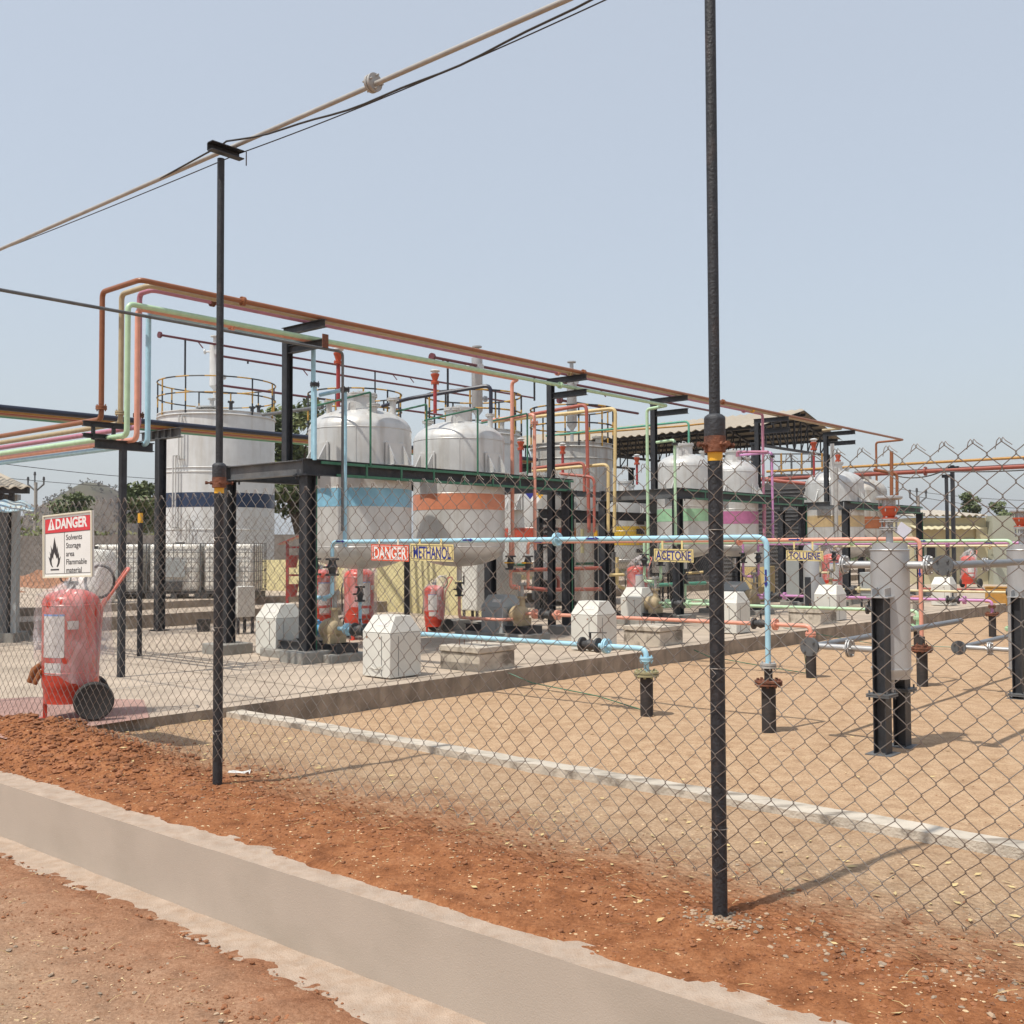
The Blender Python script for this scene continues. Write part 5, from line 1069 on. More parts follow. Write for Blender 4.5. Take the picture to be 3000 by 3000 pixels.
for i, (nm, col, b, b2, mc) in enumerate(UN):
    zl, zu = .52, [1.585, 1.585, 1.575, 1.55, 1.50][i]
    pump('pump with tan casing on the %s line' % nm, AB(10.25, b), mc)
    cover('%s pump cover over the motor of the %s line' % (('white', 'grey', 'white', 'white', 'grey')[i], nm), AB((11.35, 10.64, 10.6, 10.64, 10.64)[i], b+.02), m=('pvc', 'coverg', 'pvc', 'coverg', 'coverg')[i])
    valve('black check valve on the %s line beside its pump' % nm, AB(9.72, b, zl-.02), Av, .085)
    # discharge: pump > valve > edge of slab > stand pipe
    sx = 5.55
    fl = [(AB(9.95, b, zl-.02), Av, .075, col), (AB(9.52, b, zl-.02), Av, .075, col), (AB(6.02, b, zl), Av, .075, col)]
    pipe('low %s pipe from pump across slab edge to a sand stand' % nm, col, [AB(10.12, b, zl-.02), AB(sx, b, zl), AB(sx, b, .30)], .026, fl+[(AB(sx, b, .42), Vector((0, 0, 1)), .065, 'rust' if i == 3 else col)], .08)
    valve('black lever valve on the low %s pipe near its stand' % nm, AB(6.22, b, zl), Av, .075)
    standpipe('black-wrapped stand below the bent end of the low %s pipe' % nm, AB(sx, b), .26, 'khaki' if i == 0 else 'rust' if i == 3 else col)
    if i < 5:
        s2 = 4.23
        t = pipe('%s pipe running level at eye height, then dropping to the sand' % nm, col,
                 [AB(10.15, b2, 1.40), AB(10.15, b2, zu), AB(s2, b2, zu), AB(s2, b2, .46 if i == 0 else .34)], .0245, [(AB(a_of(b2, (1632, 2165, 2495, 2775, 2900)[i]), b2, zu), Av, .07, col), (AB(s2, b2, .46 if i == 0 else .34), Vector((0, 0, 1)), .07, 'rust' if i else 'galvpipe')], .09)
        o = AB(10.15, b2, 1.40)
        for px in ((1002, 1375, 1740), (1580, 1965, 2330), (2365, 2700), (2900,), (2680,))[i]:
            c = AB(a_of(b2, px), b2, zu)-o-Bv*.026+Vector((0, 0, .004)); arrow(t, c, -Av, (0, 0, 1))
        arrow(t, AB(s2, b2, 1.22)-o-Bv*.026, (0, 0, -1), Av)
        t = thing('stand_pipe', 'black stand under the %s pipe that drops from eye height' % nm, 'pipe', AB(s2, b2, -.125), TH)
        MB().cyl((0, 0, 0), (0, 0, .42), .062, n=22).build('wrapped_pipe', 'wrap', t); flange_mb((0, 0, .435), (0, 0, 1), .12, .016, .008, 8).build('flange', 'rust' if i != 2 else 'mint', t); MB().cyl((0, 0, .45), (0, 0, .58), .036, n=16).build('neck', 'wrap', t)
    # valve pair over the pump
    for j, a in enumerate((10.50, 10.15)):
        valve('%s black valve of the pair above the %s pump' % (('left', 'right')[j], nm), AB(a, b2, 1.27), (0, 0, 1), .085, 'black' if i != 1 else 'yellowcap')
    mb_t = thing('branch_pipe', '%s branch pipes joining the paired valves down to the pump' % nm, 'pipe', AB(10.5, b2, 1.4))
    o = AB(10.5, b2, 1.4); q = lambda a, z, db=0: AB(a, b2+db, z)-o
    mb = MB(); mb.tube(fillet([q(10.5, 1.16), q(10.5, .88), q(10.3, .88)], .06), .026, 12); mb.tube(fillet([q(10.15, 1.16), q(10.15, .92), q(10.3, .88)], .05), .026, 12); mb.tube([q(10.3, .90), q(10.3, .84)], .028, 12); mb.build('run', col, mb_t); MB().tube([q(10.5, 1.38), q(10.5, 1.7)], .026, 12).build('upper_stub', col, mb_t)
    # tank outlet
    p = tanks_out[i]
    valve('black valve under the %s tank outlet' % ('blue-banded', 'orange-banded', 'mint-banded', 'purple-banded', 'tan-banded')[i], Vector((p.x, p.y, .86)), (0, 0, 1), .07, 'hose')
    at_, bt_ = p.dot(Av), p.dot(Bv)
    pipe('%s pipe coming down from the tank outlet to the pump' % nm, col, [AB(at_, bt_, .75), AB(at_, bt_, .42), AB(10.3, bt_, .42), AB(10.28, b+.16, .40)], .024, [], .07)
for k, (a, b, lb) in enumerate(((8.42, 7.78, 'largest-looking white pump cover at the slab edge, over the low light blue pipe'), (8.4, 11.5, 'white pump cover at the slab edge, between low salmon and low light blue pipes'), (8.3, 15.15, 'white pump cover at the slab edge right of the nearer tall post'),
                                (8.25, 18.9, 'white pump cover at the slab edge behind the sign reading toluene'), (8.2, 25.2, 'lone white pump cover right of the first silver cylinder'))):
    cover(lb, AB(a, b), m='pvc')
for k, (a, b, L, W, lb) in enumerate(((8.22, 8.95, .62, .62, 'stacked concrete block beside the nearest white pump cover'), (8.25, 12.75, .62, .62, 'stacked concrete block right of the second slab-edge pump cover'), (8.2, 18.0, .7, .62, 'stacked concrete block under the low mint pipe'), (8.2, 22.6, .7, .62, 'stacked concrete block at the slab edge behind the first silver cylinder'))):
    t = thing('concrete_block', lb, 'concrete block', AB(a, b, SZ), TH); MB().bx(-L/2, L/2, -W/2, W/2, -.02, .20).build('base', 'kerb', t, bevel=.015)
    mb = MB(); mb.bx(-L/2-.02, L/2-.01, -W/2-.02, W/2, .205, .275); mb.build('lid', 'kerb', t, bevel=.01)
    mb = MB(); [mb.tube([(x, .1, .27), (x, .1, .35), (x+.08, .1, .35), (x+.08, .1, .27)], .004, 5) for x in (-.2, .1)]; mb.build('lifting_bar', 'rust', t)
for a, b, s, lb in ((12.0, 9.6, .3, 'small grey concrete block behind the first black column'), (14.8, 11.6, .28, 'low grey concrete block behind the bucket stand'), (12.4, 13.0, .3, 'grey concrete block in front of the yellow bund wall')):
    t = thing('concrete_block', lb, 'concrete block', AB(a, b, SZ), TH); MB().bx(-s, s, -s*.6, s*.6, 0, .17).build('block', 'plinth', t, bevel=.01)
# earthing strips and thin green wires
cable('thin green wire trailing from the concrete block to the first stand', [AB(8.0, 9.0, .12), AB(7.6, 9.2, -.05), AB(6.6, 9.1, -.10), AB(5.7, 8.6, -.1), AB(5.62, 8.52, .0), AB(5.62, 8.5, .22)], .006, 'green')
cable('thin green wire trailing across the sand to the salmon stand', [AB(8.0, 13.0, .12), AB(7.5, 13.0, -.05), AB(6.6, 12.8, -.10), AB(5.75, 12.4, -.1), AB(5.65, 12.2, 0), AB(5.65, 12.15, .2)], .006, 'green')
cable('thin green wire crossing the sand toward the right silver cylinder', [AB(8.0, 16.4, .12), AB(6.6, 16.8, -.10), AB(4.4, 17.2, -.1)], .006, 'green')
# ---- hanging name signs
def hsign(label, word, b, a0, a1, ytop, ybot, zp, m, tm, fs, bord, bold=.02):
    c0 = AB(a0, b-.03, 0); z1, z0 = zy(AB((a0+a1)/2, b-.03), ytop), zy(AB((a0+a1)/2, b-.03), ybot); W_, H_ = a0-a1, z1-z0; o = c0+Vector((0, 0, z0))
    t = thing('hanging_sign', label, 'sign', o); Fm = frame((0, 0, 0), -Av+Vector((0, 0, -.02)), (0, 0, 1)+Vector((0, 0, 0)) if 0 else Vector((0, 0, 1))-Av*(-.02))
    plate(MB(), 0, W_, 0, H_, -.004, 0, Fm).build('board', m, t); mb = MB(); e = .016
    for x0, x1, y0, y1 in ((e, W_-e, e, e+.006), (e, W_-e, H_-e-.006, H_-e), (e, e+.008, e+.006, H_-e-.006), (W_-e-.008, W_-e, e+.006, H_-e-.006)): plate(mb, x0, x1, y0, y1, .0003, .001, Fm)
    mb.build('border_lines', bord, t)
    n = len(word); sz = (H_-.055)/.72; wid = {'DANGER': 4.3, 'METHANOL': 5.75, 'ACETONE': 4.75, 'TOLUENE': 4.75}[word]
    sx = (W_-.09)/(wid*sz*.93)
    text(t, word, W_/2, .030, sz, tm, Fm, sx, .0006, bold, align='CENTER')
    mb = MB()
    for x in (W_*.22, W_*.72): q = Fm @ Vector((x, H_, -.002)); mb.bar(q-Vector((0, 0, .012)), Vector((q.x, q.y, zp-o.z+.02)), .03, .003, Bv)
    mb.build('strap', m if m != 'signorange' else 'ivory', t)
b = 8.37
hsign('orange-red hanging sign reading DANGER', 'DANGER', b, a_of(b, 1093), a_of(b, 1203), 1594, 1642, 1.585, 'signorange', 'signwhite', .1, 'signwhite')
hsign('cream hanging sign reading METHANOL in blue letters', 'METHANOL', b, a_of(b, 1208), a_of(b, 1334), 1592, 1642, 1.585, 'signyellow', 'signblue', .1, 'signblack')
b = 12.2
hsign('cream hanging sign reading ACETONE in blue letters', 'ACETONE', b, a_of(b, 1919), a_of(b, 2034), 1607, 1645, 1.585, 'signyellow', 'signblue', .1, 'signblack')
b = 15.95
hsign('cream hanging sign reading TOLUENE in blue letters', 'TOLUENE', b, a_of(b, 2305), a_of(b, 2413), 1612, 1642, 1.575, 'signyellow', 'signblue', .1, 'signblack')
# ================================================================ WHEELED FIRE EXTINGUISHERS
M['ext_faded'] = mat('faded_red', (0.56, 0.17, 0.13), 0.4, 0, 0.1)
def trolley(label, p, rz, k=1.0, spoked=False, near=False, wrap=True):
    """local +X = the side of the front leg; wheels at the back"""
    t = thing('wheeled_extinguisher', label, 'fire extinguisher', p, rz, 'wheeled fire extinguishers')
    r, z0, z1 = .205*k, .23*k, .86*k
    MB().lathe([(r*.93, z0-.11*k), (r*.93, z0-.01*k), (r*.98, z0+.01*k), (r, z0+.05*k), (r, z1), (r*1.01, z1+.01*k), (r, z1+.02*k)]+[(r*math.cos(q), z1+.02*k+.10*k*math.sin(q)) for q in [math.pi/2*i/8 for i in range(1, 8)]]+[(.03, z1+.12*k)], n=48).build('cylinder', 'ext_red', t)
    mb = MB(); mb.ring((0, 0, z0+.12*k), r+.001, .004*k, 48, 5); mb.ring((0, 0, z1), r+.001, .005*k, 48, 5)
    mb.build('weld_bead', 'ext_red', t)
    mb = MB(); mb.cyl((0, 0, z1+.10*k), (0, 0, z1+.17*k), .035*k, n=14); mb.cyl((-.05*k, 0, z1+.16*k), (.05*k, 0, z1+.16*k), .018*k, n=10); mb.ring((.04*k, 0, z1+.20*k), .035*k, .006*k, 16, 6, ax=(0, 1, 0)); mb.build('head_valve', 'castiron', t)
    mb = MB(); mb.bx(r*.78, r*.78+.03*k, -.02*k, .02*k, 0.008*k, z0); mb.bx(r*.78-.02*k, r*.78+.08*k, -.03*k, .03*k, 0, .01*k); mb.build('front_leg', 'ext_red', t)
    wr, wy = .145*k, .27*k
    MB().cyl((-r*.75, -wy, wr), (-r*.75, wy, wr), .014*k, n=10).build('axle', 'castiron', t)
    for s_ in (-1, 1):
        wmb = MB(); c = (-r*.75, s_*wy, wr)
        if spoked:
            w = MB(); w.ring(c, wr*.92, wr*.09, 28, 8, ax=(0, 1, 0)); w = w.build('wheel', 'castiron', t); w2 = MB()
            for q in range(6): d = Vector((math.cos(q*1.047), 0, math.sin(q*1.047))); w2.cyl(Vector(c), Vector(c)+d*wr*.9, .008*k, n=6)
            w2.cyl(Vector(c)-Vector((0, .02, 0)), Vector(c)+Vector((0, .02, 0)), .025*k, n=12); w2.build('spokes', 'castiron', w)
        else:
            h = .035*k; w = MB().lathe([(wr*.70, -h*.8), (wr*.9, -h), (wr*.985, -h*.72), (wr, -h*.2), (wr, h*.2), (wr*.985, h*.72), (wr*.9, h), (wr*.70, h*.8)], c, 40, ax=(0, 1, 0)).build('wheel', 'rubber', t)
            MB().lathe([(.02, -h*.55), (wr*.3, -h*.6), (wr*.35, -h*.35), (wr*.68, -h*.55), (wr*.72, -h*.8), (wr*.72, h*.8), (wr*.68, h*.55), (wr*.35, h*.35), (wr*.3, h*.6), (.02, h*.55)], c, 36, ax=(0, 1, 0)).build('rim', 'rubber' if near else 'castiron', w)
    mb = MB(); hy = r*.45; a0 = Vector((-r*.9, 0, z0+.1*k)); a1 = Vector((-r*1.05, 0, z1-.02*k)); a2 = Vector((-r*2.0, 0, z1+.27*k)); Yv = Vector((0, 1, 0))
    mb.tube(fillet([a0-Yv*hy, a1-Yv*hy, a2-Yv*hy, a2+Yv*hy, a1+Yv*hy, a0+Yv*hy], .05*k), .012*k, 10); mb.build('push_handle', 'ext_faded', t)
    mb = MB(); mb.ring((-r*1.0, -r*.2, z1+.17*k), .125*k, .011*k, 40, 8, 0.2, 5.9, ax=(.75, 1, .1)); mb.tube(fillet([(-r*.2, -r*.9, z1+.1*k), (r*.6, -r*1.0, z1-.15*k), (r*.95, -r*.75, z0+.15*k)], .05*k), .011*k, 8); mb.build('hose', 'hose', t)
    def lab(q0, q1, za, zb, m, nm):
        mb = MB(); n = 10; rr = r+.002
        for i in range(n):
            u, v = q0+(q1-q0)*i/n, q0+(q1-q0)*(i+1)/n; mb.add([(math.cos(u)*rr, math.sin(u)*rr, za), (math.cos(v)*rr, math.sin(v)*rr, za), (math.cos(v)*rr, math.sin(v)*rr, zb), (math.cos(u)*rr, math.sin(u)*rr, zb)], [(0, 1, 2, 3)])
        mb.build(nm, m, t)
    lab(.40, 1.32, .47*k, .78*k, 'label', 'instruction_label'); lab(.40, 1.32, .7805*k, .795*k, 'label_blue', 'label_header')
    lab(1.42, 1.80, .68*k, .745*k, 'label', 'inspection_tag'); lab(.48, 1.2, .34*k, .43*k, 'label', 'lower_label')
    if near:
        mb = MB(); c = Vector((r+.05, -.02, .40)); mb.tube([c+Vector((-.06, .03, .06)), c, c+Vector((.035, -.02, -.10))], [.02, .03, .024], 10); mb.tube([c+Vector((-.05, .06, .0)), c+Vector((0, .05, -.11))], [.022, .02], 8); mb.build('nozzle_holster', 'leather', t)
    if wrap:
        mb = MB(); n, m_ = 44, 20; rnd = random.Random(int(label.__len__()))
        for j in range(m_+1):
            f = j/m_
            for i in range(n):
                q = 2*math.pi*i/n
                if f < .62:
                    z = (.36+.10*math.sin(q*2+1)+(z1/k-.36)*(f/.62))*k; rr = r*(1.12+.10*math.sin(q*3+f*4)+.16*(1-f/.62)*max(0, math.sin(q*2+.6)))
                    x0 = 0
                else:
                    g = (f-.62)/.38; z = z1+(.05+.27*g)*k; rr = r*(1.18*(1-g)+.22*g)*(1+.12*math.sin(q*4)); x0 = -r*.95*g
                w_ = .014*k*noise.noise(Vector((math.cos(q)*4, math.sin(q)*4, z/k*7)))*2
                if abs(math.sin(q)) < .45 and math.cos(q) < 0: rr += r*.35
                mb.v.append((x0+math.cos(q)*(rr+w_), math.sin(q)*(rr+w_), z+w_))
        mb.f = [(j*n+i, j*n+(i+1) % n, (j+1)*n+(i+1) % n, (j+1)*n+i) for j in range(m_) for i in range(n)]+[tuple(m_*n+i for i in range(n))]
        mb.mi = [0]*len(mb.f); o = mb.build('plastic_cover', 'plastic', t); o.data.set_sharp_from_angle(angle=math.pi)
    return t
e0 = G(205, 2100, SZ+.006); e0.z = SZ+.006
trolley('large red fire extinguisher on black wheels in clear plastic, near the danger sign', e0, math.radians(205), 1.09, near=True)
for px, py, k, rz, sp, lb, zb in ((1052, 1872, 1.12, 250, True, 'red fire extinguisher on spoked wheels, plastic-wrapped, below the blue-banded tank', SZ), (938, 1868, 1.1, 250, True, 'plastic-wrapped red fire extinguisher partly hidden by the first black column', SZ),
                              (1272, 1852, .80, 215, False, 'small plastic-wrapped red fire extinguisher in front of the yellow bund wall', SZ), (1868, 1800, 1.05, 230, False, 'plastic-wrapped red fire extinguisher behind the acetone sign', SZ),
                              (2440, 1765, 1.25, 215, False, 'large plastic-wrapped red fire extinguisher behind the toluene sign', SZ), (2838, 1722, 1.1, 220, False, 'pinkish plastic-wrapped fire extinguisher in front of the yellow building', SZ)):
    p = G(px, py, zb); trolley(lb, p, math.radians(rz), k, sp)
# ---- fire bucket stand
p = AB(17.35, b_of(17.35, 884), .33); t = thing('bucket_stand', 'red fire bucket stand with little pitched roof, left of the first black column', 'bucket stand', p, math.radians(-8))
W_ = .31
for x in (-W_, W_): MB().bx(x-.026, x+.026, -.025, .025, 0, 1.32).build('post', 'red', t)
for z in (.62, 1.20): MB().bx(-W_, W_, -.02, .02, z-.02, z+.02).build('rail', 'red', t)
mb = MB(); mb.bar((-W_-.16, 0, 1.26), (0, 0, 1.45), .3, .015); mb.bar((W_+.16, 0, 1.26), (0, 0, 1.45), .3, .015); mb.build('roof', 'red', t)
def bucket(lb, x, z):
    q = thing('fire_bucket', lb, 'bucket', p+Matrix.Rotation(math.radians(-8), 3, 'Z') @ Vector((x, -.09, z)), 0, 'red buckets on the stand')
    MB().lathe([(.02, -.30), (.085, -.30), (.135, -.05), (.14, -.045), (.13, -.05), (.08, -.28)], n=24).build('body', 'red', q); MB().ring((0, 0, -.05), .13, .006, 24, 5, 0, math.pi, ax=(0, 1, 0)).build('handle', 'castiron', q)
bucket('upper left red bucket on the stand', -.17, 1.08); bucket('upper right red bucket on the stand', .17, 1.08); bucket('lower left red bucket on the stand', -.17, .48); bucket('lower right red bucket on the stand', .17, .48)
# ---- caged white totes
def tote(label, p):
    t = thing('caged_tote', label, 'liquid tote', p, TH, 'white caged totes in a row'); w_, d_, h = 1.10, .95, 1.02
    MB().bx(-w_/2+.04, w_/2-.04, -d_/2+.04, d_/2-.04, .15, h+.12).build('bottle', 'ibc', t, bevel=.06)
    mb = MB(); g = .0075
    for z in (.16, .36, .56, .76, .96, 1.14):
        for s_ in (-1, 1): mb.bar((-w_/2, s_*d_/2, z), (w_/2, s_*d_/2, z), g*1.6, g*1.6); mb.bar((s_*w_/2, -d_/2, z), (s_*w_/2, d_/2, z), g*1.6, g*1.6)
    for i in range(7):
        x = -w_/2+w_*i/6; [mb.bar((x, s_*(d_/2+.012), .13), (x, s_*(d_/2+.012), 1.16), g*1.5, g*1.5, (1, 0, 0)) for s_ in (-1, 1)]; y = -d_/2+d_*i/6; [mb.bar((s_*(w_/2+.012), y, .13), (s_*(w_/2+.012), y, 1.16), g*1.5, g*1.5, (1, 0, 0)) for s_ in (-1, 1)]
    mb.build('cage', 'grey_steel', t)
    mb = MB(); [mb.bx(x-.06, x+.06, -d_/2, d_/2, 0, .10) for x in (-w_/2+.06, 0, w_/2-.06)]; mb.bx(-w_/2, w_/2, -d_/2, d_/2, .10, .13); mb.build('pallet', 'castiron', t)
    MB().cyl((0, 0, h+.12), (0, 0, h+.16), .10, n=18).build('lid', 'castiron', t)
    MB().bx(-.16, .16, -d_/2-.02, -d_/2+.045, .18, .36).build('outlet_recess', 'castiron', t)
    MB().bx(-.24, .24, -d_/2-.022, -d_/2-.012, .45, .80).build('identity_plate', 'coverg', t)
    return t
nmT = ('leftmost of the three', 'middle one of the three', 'rightmost of the three, by the pale grey cabinet')
def tpos(px): q = at(px, 1600, 22.0); return Vector((q.x, q.y, .47))
tt = tote('white caged tote, '+nmT[0], tpos(370)); tt.rotation_euler = (0, 0, math.radians(-3))
for k, px in enumerate((528, 686)): dup(tt, tpos(px), math.radians((2, -1)[k]), 'white caged tote, '+nmT[k+1])
t = thing('white_tank', 'low white plastic drum at the far left end of the tote row', 'drum', AB(19.15, b_of(19.15, 272), .47), TH); MB().lathe([(.4, .02), (.42, .06), (.42, .9), (.36, 1.0), (.1, 1.04)], n=28).build('drum_body', 'ibc', t); MB().cyl((0, 0, 1.04), (0, 0, 1.1), .1, n=16).build('lid', 'castiron', t)
# ---- panels and junction boxes
def cabinet(label, p, w_, d_, h, z0, m='coverg', legs=True, name='control_panel'):
    t = thing(name, label, 'control box', (p.x, p.y, SZ), TH); MB().bx(-w_/2, w_/2, -d_/2, d_/2, z0, z0+h).build('housing', m, t, bevel=.006)
    MB().bx(-w_/2-.01, -w_/2-.001, -d_/2+.02, d_/2-.02, z0+.02, z0+h-.02).build('door', m, t)
    MB().bx(-w_/2-.03, -w_/2-.011, d_/2-.08, d_/2-.06, z0+h*.45, z0+h*.6).build('handle', 'castiron', t)
    if legs: mb = MB(); [mb.bx(x-.02, x+.02, y-.02, y+.02, 0, z0) for x in (-w_/2+.03, w_/2-.03) for y in (-d_/2+.03, d_/2-.03)]; mb.build('legs', 'black', t)
    return t
cabinet('pale grey cabinet on legs right of the farther tall fence post', AB(14.6, b_of(14.6, 708)), .34, .28, .5, .28, 'pvc')
cabinet('small white box mounted beside the second black column, over the salmon line', AB(13.0, b_of(13.0, 1600)), .2, .26, .36, .75, 'signwhite')
cabinet('tall light box panel behind the orange-banded tank outlet', AB(13.6, b_of(13.6, 1390)), .3, .4, 1.1, .2, 'pvc')
cabinet('small grey box beside the middle black column', AB(13.0, b_of(13.0, 1786)), .2, .2, .45, .85, 'coverg')
cabinet('white box behind the mint branch pipes', AB(13.2, b_of(13.2, 1935)), .3, .3, .4, .8, 'signwhite')
cabinet('yellow instrument box behind the blue drop pipe at the right', at(2215, 1600, 27), .5, .8, .9, .0, 'pale_yellow', False)
cabinet('grey panel left of the toluene sign, low behind the pipes', at(2195, 1600, 26), .5, .7, .5, .9, 'pvc')
cabinet('grey louvred box between the right black columns', at(2352, 1600, 27.5), .6, 1.1, 1.2, .0, 'coverg', False)
p = at(2376, 1600, 20.5); t = thing('silver_vessel', 'upright silver cylinder standing under the toluene sign', 'vessel', (p.x, p.y, SZ), TH)
MB().lathe([(.05, .12), (.15, .16), (.155, .2), (.155, 1.35), (.13, 1.42), (.03, 1.45)], n=30).build('shell', 'pot', t); MB().bx(-.2, -.12, -.05, .05, 0, .8).build('leg', 'black', t)
p = at(2560, 1600, 24); cabinet('grey box cover right of the rightmost near black column', p, .5, .5, .55, .25, 'coverg', True)
# low red and yellow pipes further back
for pts, m, r, lb in ((((1500, 1671, 18.5), (1760, 1664, 20.5)), 'redpipe', .035, 'upper red pipe running low behind the second black column'),
                      (((1500, 1718, 18.0), (1600, 1728, 18.2), (1760, 1726, 20.0)), 'redpipe', .035, 'lower red pipe running low behind the second black column'),
                      (((1610, 1690, 17.6), (1636, 1690, 17.6), (1636, 1722, 17.6)), 'redpipe', .03, 'short red hooked pipe left of the second column'),
                      (((1500, 1655, 21), (1790, 1650, 23)), 'green', .03, 'low green pipe behind the red ones'),
                      (((1808, 1632, 21), (1808, 1716, 21), (1832, 1724, 21)), 'pale_yellow', .035, 'short yellow pipe bending down right of the middle column'),
                      (((1785, 1685, 20.5), (1830, 1683, 20.5)), 'pale_yellow', .03, 'short level yellow pipe right of the middle column'),
                      (((1900, 1715, 22), (2066, 1708, 24)), 'teal', .04, 'dark sea-green pipe low behind the mint valves'),
                      (((2010, 1680, 23), (2060, 1676, 23)), 'pale_yellow', .03, 'stub of yellow pipe left of the nearer tall post'),
                      (((2700, 1726, 27), (2965, 1732, 27)), 'redpipe', .045, 'low orange-red pipe in front of the yellow building'),
                      (((2480, 1752, 23), (2690, 1748, 24)), 'salmon', .03, 'low salmon pipe behind the first silver cylinder'),
                      (((2240, 1470, 24), (2240, 1590, 24)), 'rose', .035, 'vertical pink pipe behind the pink riser'),
                      (((2395, 1560, 26), (2395, 1700, 26)), 'silver', .05, 'vertical silver pipe between frames at the right'),
                      (((2450, 1370, 24.2), (2450, 1590, 24.2)), 'galvpipe', .045, 'vertical grey pipe in front of the tan-banded tank'),
                      (((2438, 1300, 24.6), (2438, 1480, 24.6)), 'silver', .05, 'short white pipe rising above the tan-banded tank'),
                      (((2612, 1322, 25.0), (2612, 1465, 25.0)), 'brown', .045, 'left rust-brown pipe rising behind the orange vent cone'),
                      (((2560, 1376, 25.5), (2628, 1388, 25.5), (2628, 1465, 25.5)), 'brown', .04, 'right rust-brown pipe rising behind the orange vent cone'),
                      (((1495, 1440, 20), (1495, 1600, 20)), 'silver', .04, 'vertical white pipe right of the orange-banded tank'),
                      (((1706, 1550, 19.5), (1706, 1620, 19.5)), 'khaki', .035, 'khaki pipe stub behind the second column')):
    pipe(lb, m, [at(*q) for q in pts], r, [], .1, 8)
p = at(2922, 1600, 25.5); t = thing('ochre_box', 'small ochre box on the ground at the end of the cream pipe', 'box', (p.x, p.y, .05), TH); MB().bx(-.22, .22, -.25, .25, 0, .42).build('case', 'gold', t, bevel=.01); MB().bx(-.235, .235, -.265, .265, .425, .45).build('lid', 'gold', t)
p = G(596, 1850, SZ); t = thing('black_bucket', 'small black tub standing on the concrete left of the farther post', 'bucket', p); MB().lathe([(.01, 0), (.1, 0), (.125, .2), (.13, .205), (.115, .2), (.09, .02)], n=20).build('tub', 'castiron', t); MB().ring((0, 0, .2), .125, .005, 20, 4, 0, math.pi, ax=(0, 1, 0)).build('handle', 'castiron', t)
# hazard diamond above the red-banded tank
p = at(1568, 1444, 20.9); t = thing('hazard_diamond', 'small blue and yellow hazard diamond behind the second rack post', 'sign', p); Fm = frame((0, 0, 0), -Av, (0, 0, 1)); s_ = .13
for dx, dy, m in ((-s_, 0, 'signblue'), (s_, 0, 'yellowcap'), (0, s_, 'signred'), (0, -s_, 'signwhite')):
    MB().prism([Fm @ Vector((dx+x, dy+y, 0)) for x, y in ((-s_, 0), (0, -s_), (s_, 0), (0, s_))], Fm.to_3x3() @ Vector((0, 0, .004))).build('panel', m, t)
# white beacon brackets beside the tanks
# ================================================================ LEFT EDGE SHEDS
Yl = 15.8; pc = at(14, 1600, Yl); t = thing('lean_to', 'grey-posted lean-to at the left edge with pale corrugated roof', 'shed', (pc.x, pc.y, 0))
o = Vector((pc.x, pc.y, 0)); V = lambda px, py, Y: at(px, py, Y)-o
mb = MB(); n = 60; A0, A1, B0, B1_ = V(-260, 1425, 15.2), V(92, 1427, 15.2), V(-330, 1210, 17.6), V(-12, 1384, 17.6)
for k in range(n+1):
    f = k/n; w_ = Vector((0, 0, .02*math.sin(f*n*1.0))); p_, q_ = A0.lerp(A1, f)+w_, B0.lerp(B1_, f)+w_; mb.v += [p_[:], q_[:], (q_-Vector((0, 0, .015)))[:], (p_-Vector((0, 0, .015)))[:]]
for k in range(n): a_, b_ = 4*k, 4*k+4; mb.f += [(a_, b_, b_+1, a_+1), (a_+3, a_+2, b_+2, b_+3), (a_, a_+3, b_+3, b_)]
mb.mi = [0]*len(mb.f); mb.build('roof', 'roof_sheet', t)
MB().bar(V(-260, 1436, 15.3), V(84, 1436, 15.3), .08, .10).build('eave_beam', 'black', t)
mb = MB(); [mb.bar(V(px, 1436, 15.4), V(px, 1475, 15.4), .05, .05, (1, 0, 0)) for px in (6, 36)]; mb.bar(V(20, 1427, 15.3), V(33, 1450, 15.3), .04, .04, (1, 0, 0)); mb.bar(V(36, 1442, 15.3), V(80, 1436, 15.3), .05, .05); mb.build('bracing', 'black', t)
mb = MB(); a_, b_ = V(-200, 1455, 15.9), V(46, 1455, 15.9); mb.bar(a_+Vector((0, 0, -.25)), b_+Vector((0, 0, -.25)), .12, .55); mb.build('header_wall', 'block', t)
MB().bx(-.07, .07, -.07, .07, SZ, 2.35).build('post', 'grey_steel', t); MB().bx(.11, .19, -.02, .10, SZ, 2.35).build('second_post', 'coverg', t)
MB().bx(-.9, .22, -.15, .4, SZ, SZ+.14).build('plinth', 'plinth', t)
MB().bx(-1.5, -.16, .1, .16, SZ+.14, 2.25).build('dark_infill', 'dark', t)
t = thing('blue_sheet', 'faded blue moulded roof sheet jutting in at the left edge', 'roof sheet', at(20, 1490, 14.2)); o = at(20, 1490, 14.2); mb = MB(); n, m_ = 40, 10
for i in range(n+1):
    for j in range(m_+1):
        px = -120+220*i/n; f = j/m_; top = 1470+(px > 60)*(px-60)*.45; bot = 1500-(px > 55)*(px-55)*.05+2*math.sin(px*.08)
        c = at(px, top+(bot-top)*f, 14.6-.7*f)-o; z = .015*math.sin(px*.11)*(1-f); mb.v.append((c.x, c.y, c.z+z))
mb.f = [(i*(m_+1)+j, (i+1)*(m_+1)+j, (i+1)*(m_+1)+j+1, i*(m_+1)+j+1) for i in range(n) for j in range(m_)]; mb.mi = [0]*len(mb.f); ob = mb.build('sheet', 'tarp_blue', t); so_ = ob.modifiers.new('thick', 'SOLIDIFY'); so_.thickness = .02
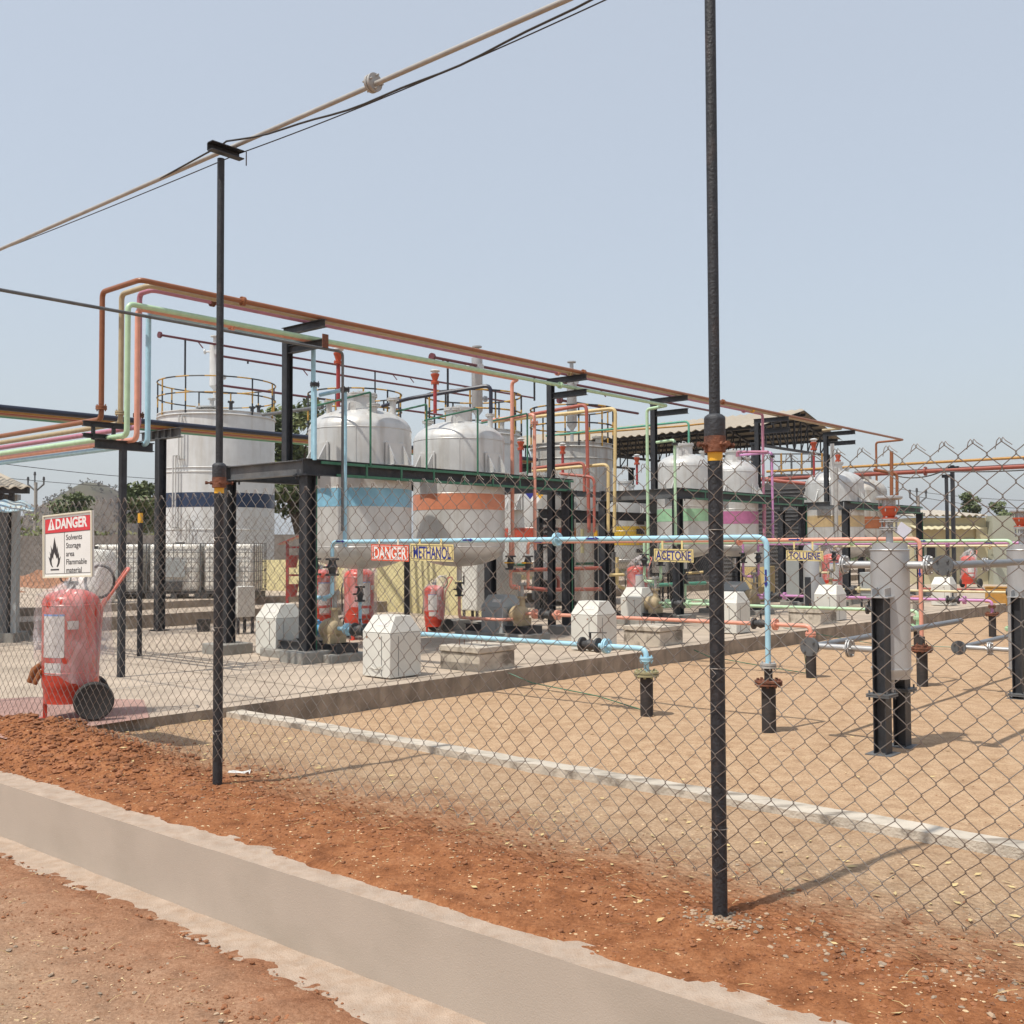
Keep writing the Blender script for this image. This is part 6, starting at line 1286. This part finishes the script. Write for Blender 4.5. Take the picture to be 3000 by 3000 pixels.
# small things on the ground by the left post
p = G(700, 2270, 0.03); t = thing('cloth_scrap', 'pale scrap lying by the foot of the farther tall post', 'litter', p); mb = MB()
for i in range(6):
    for j in range(4): mb.v.append((-.07+.028*i, -.03+.02*j, .02+.02*noise.noise(Vector((i*.7, j*.9, 2)))))
mb.f = [(i*4+j, (i+1)*4+j, (i+1)*4+j+1, i*4+j+1) for i in range(5) for j in range(3)]; mb.mi = [0]*15; mb.build('scrap', 'label', t)

# walkway railing far behind the purple-banded tank
p = at(2262, 1600, 30.5); t = thing('walkway_railing', 'thin grey and ochre walkway railing behind the red vent at the right', 'railing', (p.x, p.y, 0)); q_ = at(2412, 1600, 30.5)-p; q_.z = 0
for y in (1330, 1352, 1378): z = zy(p, y); MB().cyl((0, 0, z), Vector((q_.x, q_.y, z)), .022, n=6).build('rail', 'grey_steel', t)
for k in range(6): c = q_*(k/5); MB().cyl((c.x, c.y, zy(p, 1392)), (c.x, c.y, zy(p, 1328)), .03, n=6).build('rail_post', 'gold' if k % 2 else 'grey_steel', t)
MB().bar(Vector((0, 0, zy(p, 1395))), Vector((q_.x, q_.y, zy(p, 1395))), .8, .06).build('walkway', 'grey_steel', t)
for k in (0, 5): c = q_*(k/5); MB().bx(c.x-.06, c.x+.06, c.y-.06, c.y+.06, 0, zy(p, 1396)).build('column', 'black', t)
# ================================================================ HAZE: one closed box of thin even air round everything
hb = MB(); hb.bx(-1000, 1000, -400, 1700, -2.0, 70.0)
hz_m = bpy.data.materials.new('haze_air'); hz_m.use_nodes = True; hn = hz_m.node_tree; hn.nodes.clear()
ho = hn.nodes.new('ShaderNodeOutputMaterial'); hv_ = hn.nodes.new('ShaderNodeVolumePrincipled')
hv_.inputs['Color'].default_value = (0.80, 0.84, 0.90, 1); hv_.inputs['Density'].default_value = 0.00045; hv_.inputs['Anisotropy'].default_value = 0.3
hn.links.new(hv_.outputs[0], ho.inputs['Volume'])
hob = hb.build('haze', hz_m, smooth=False); tag(hob, kind='stuff')
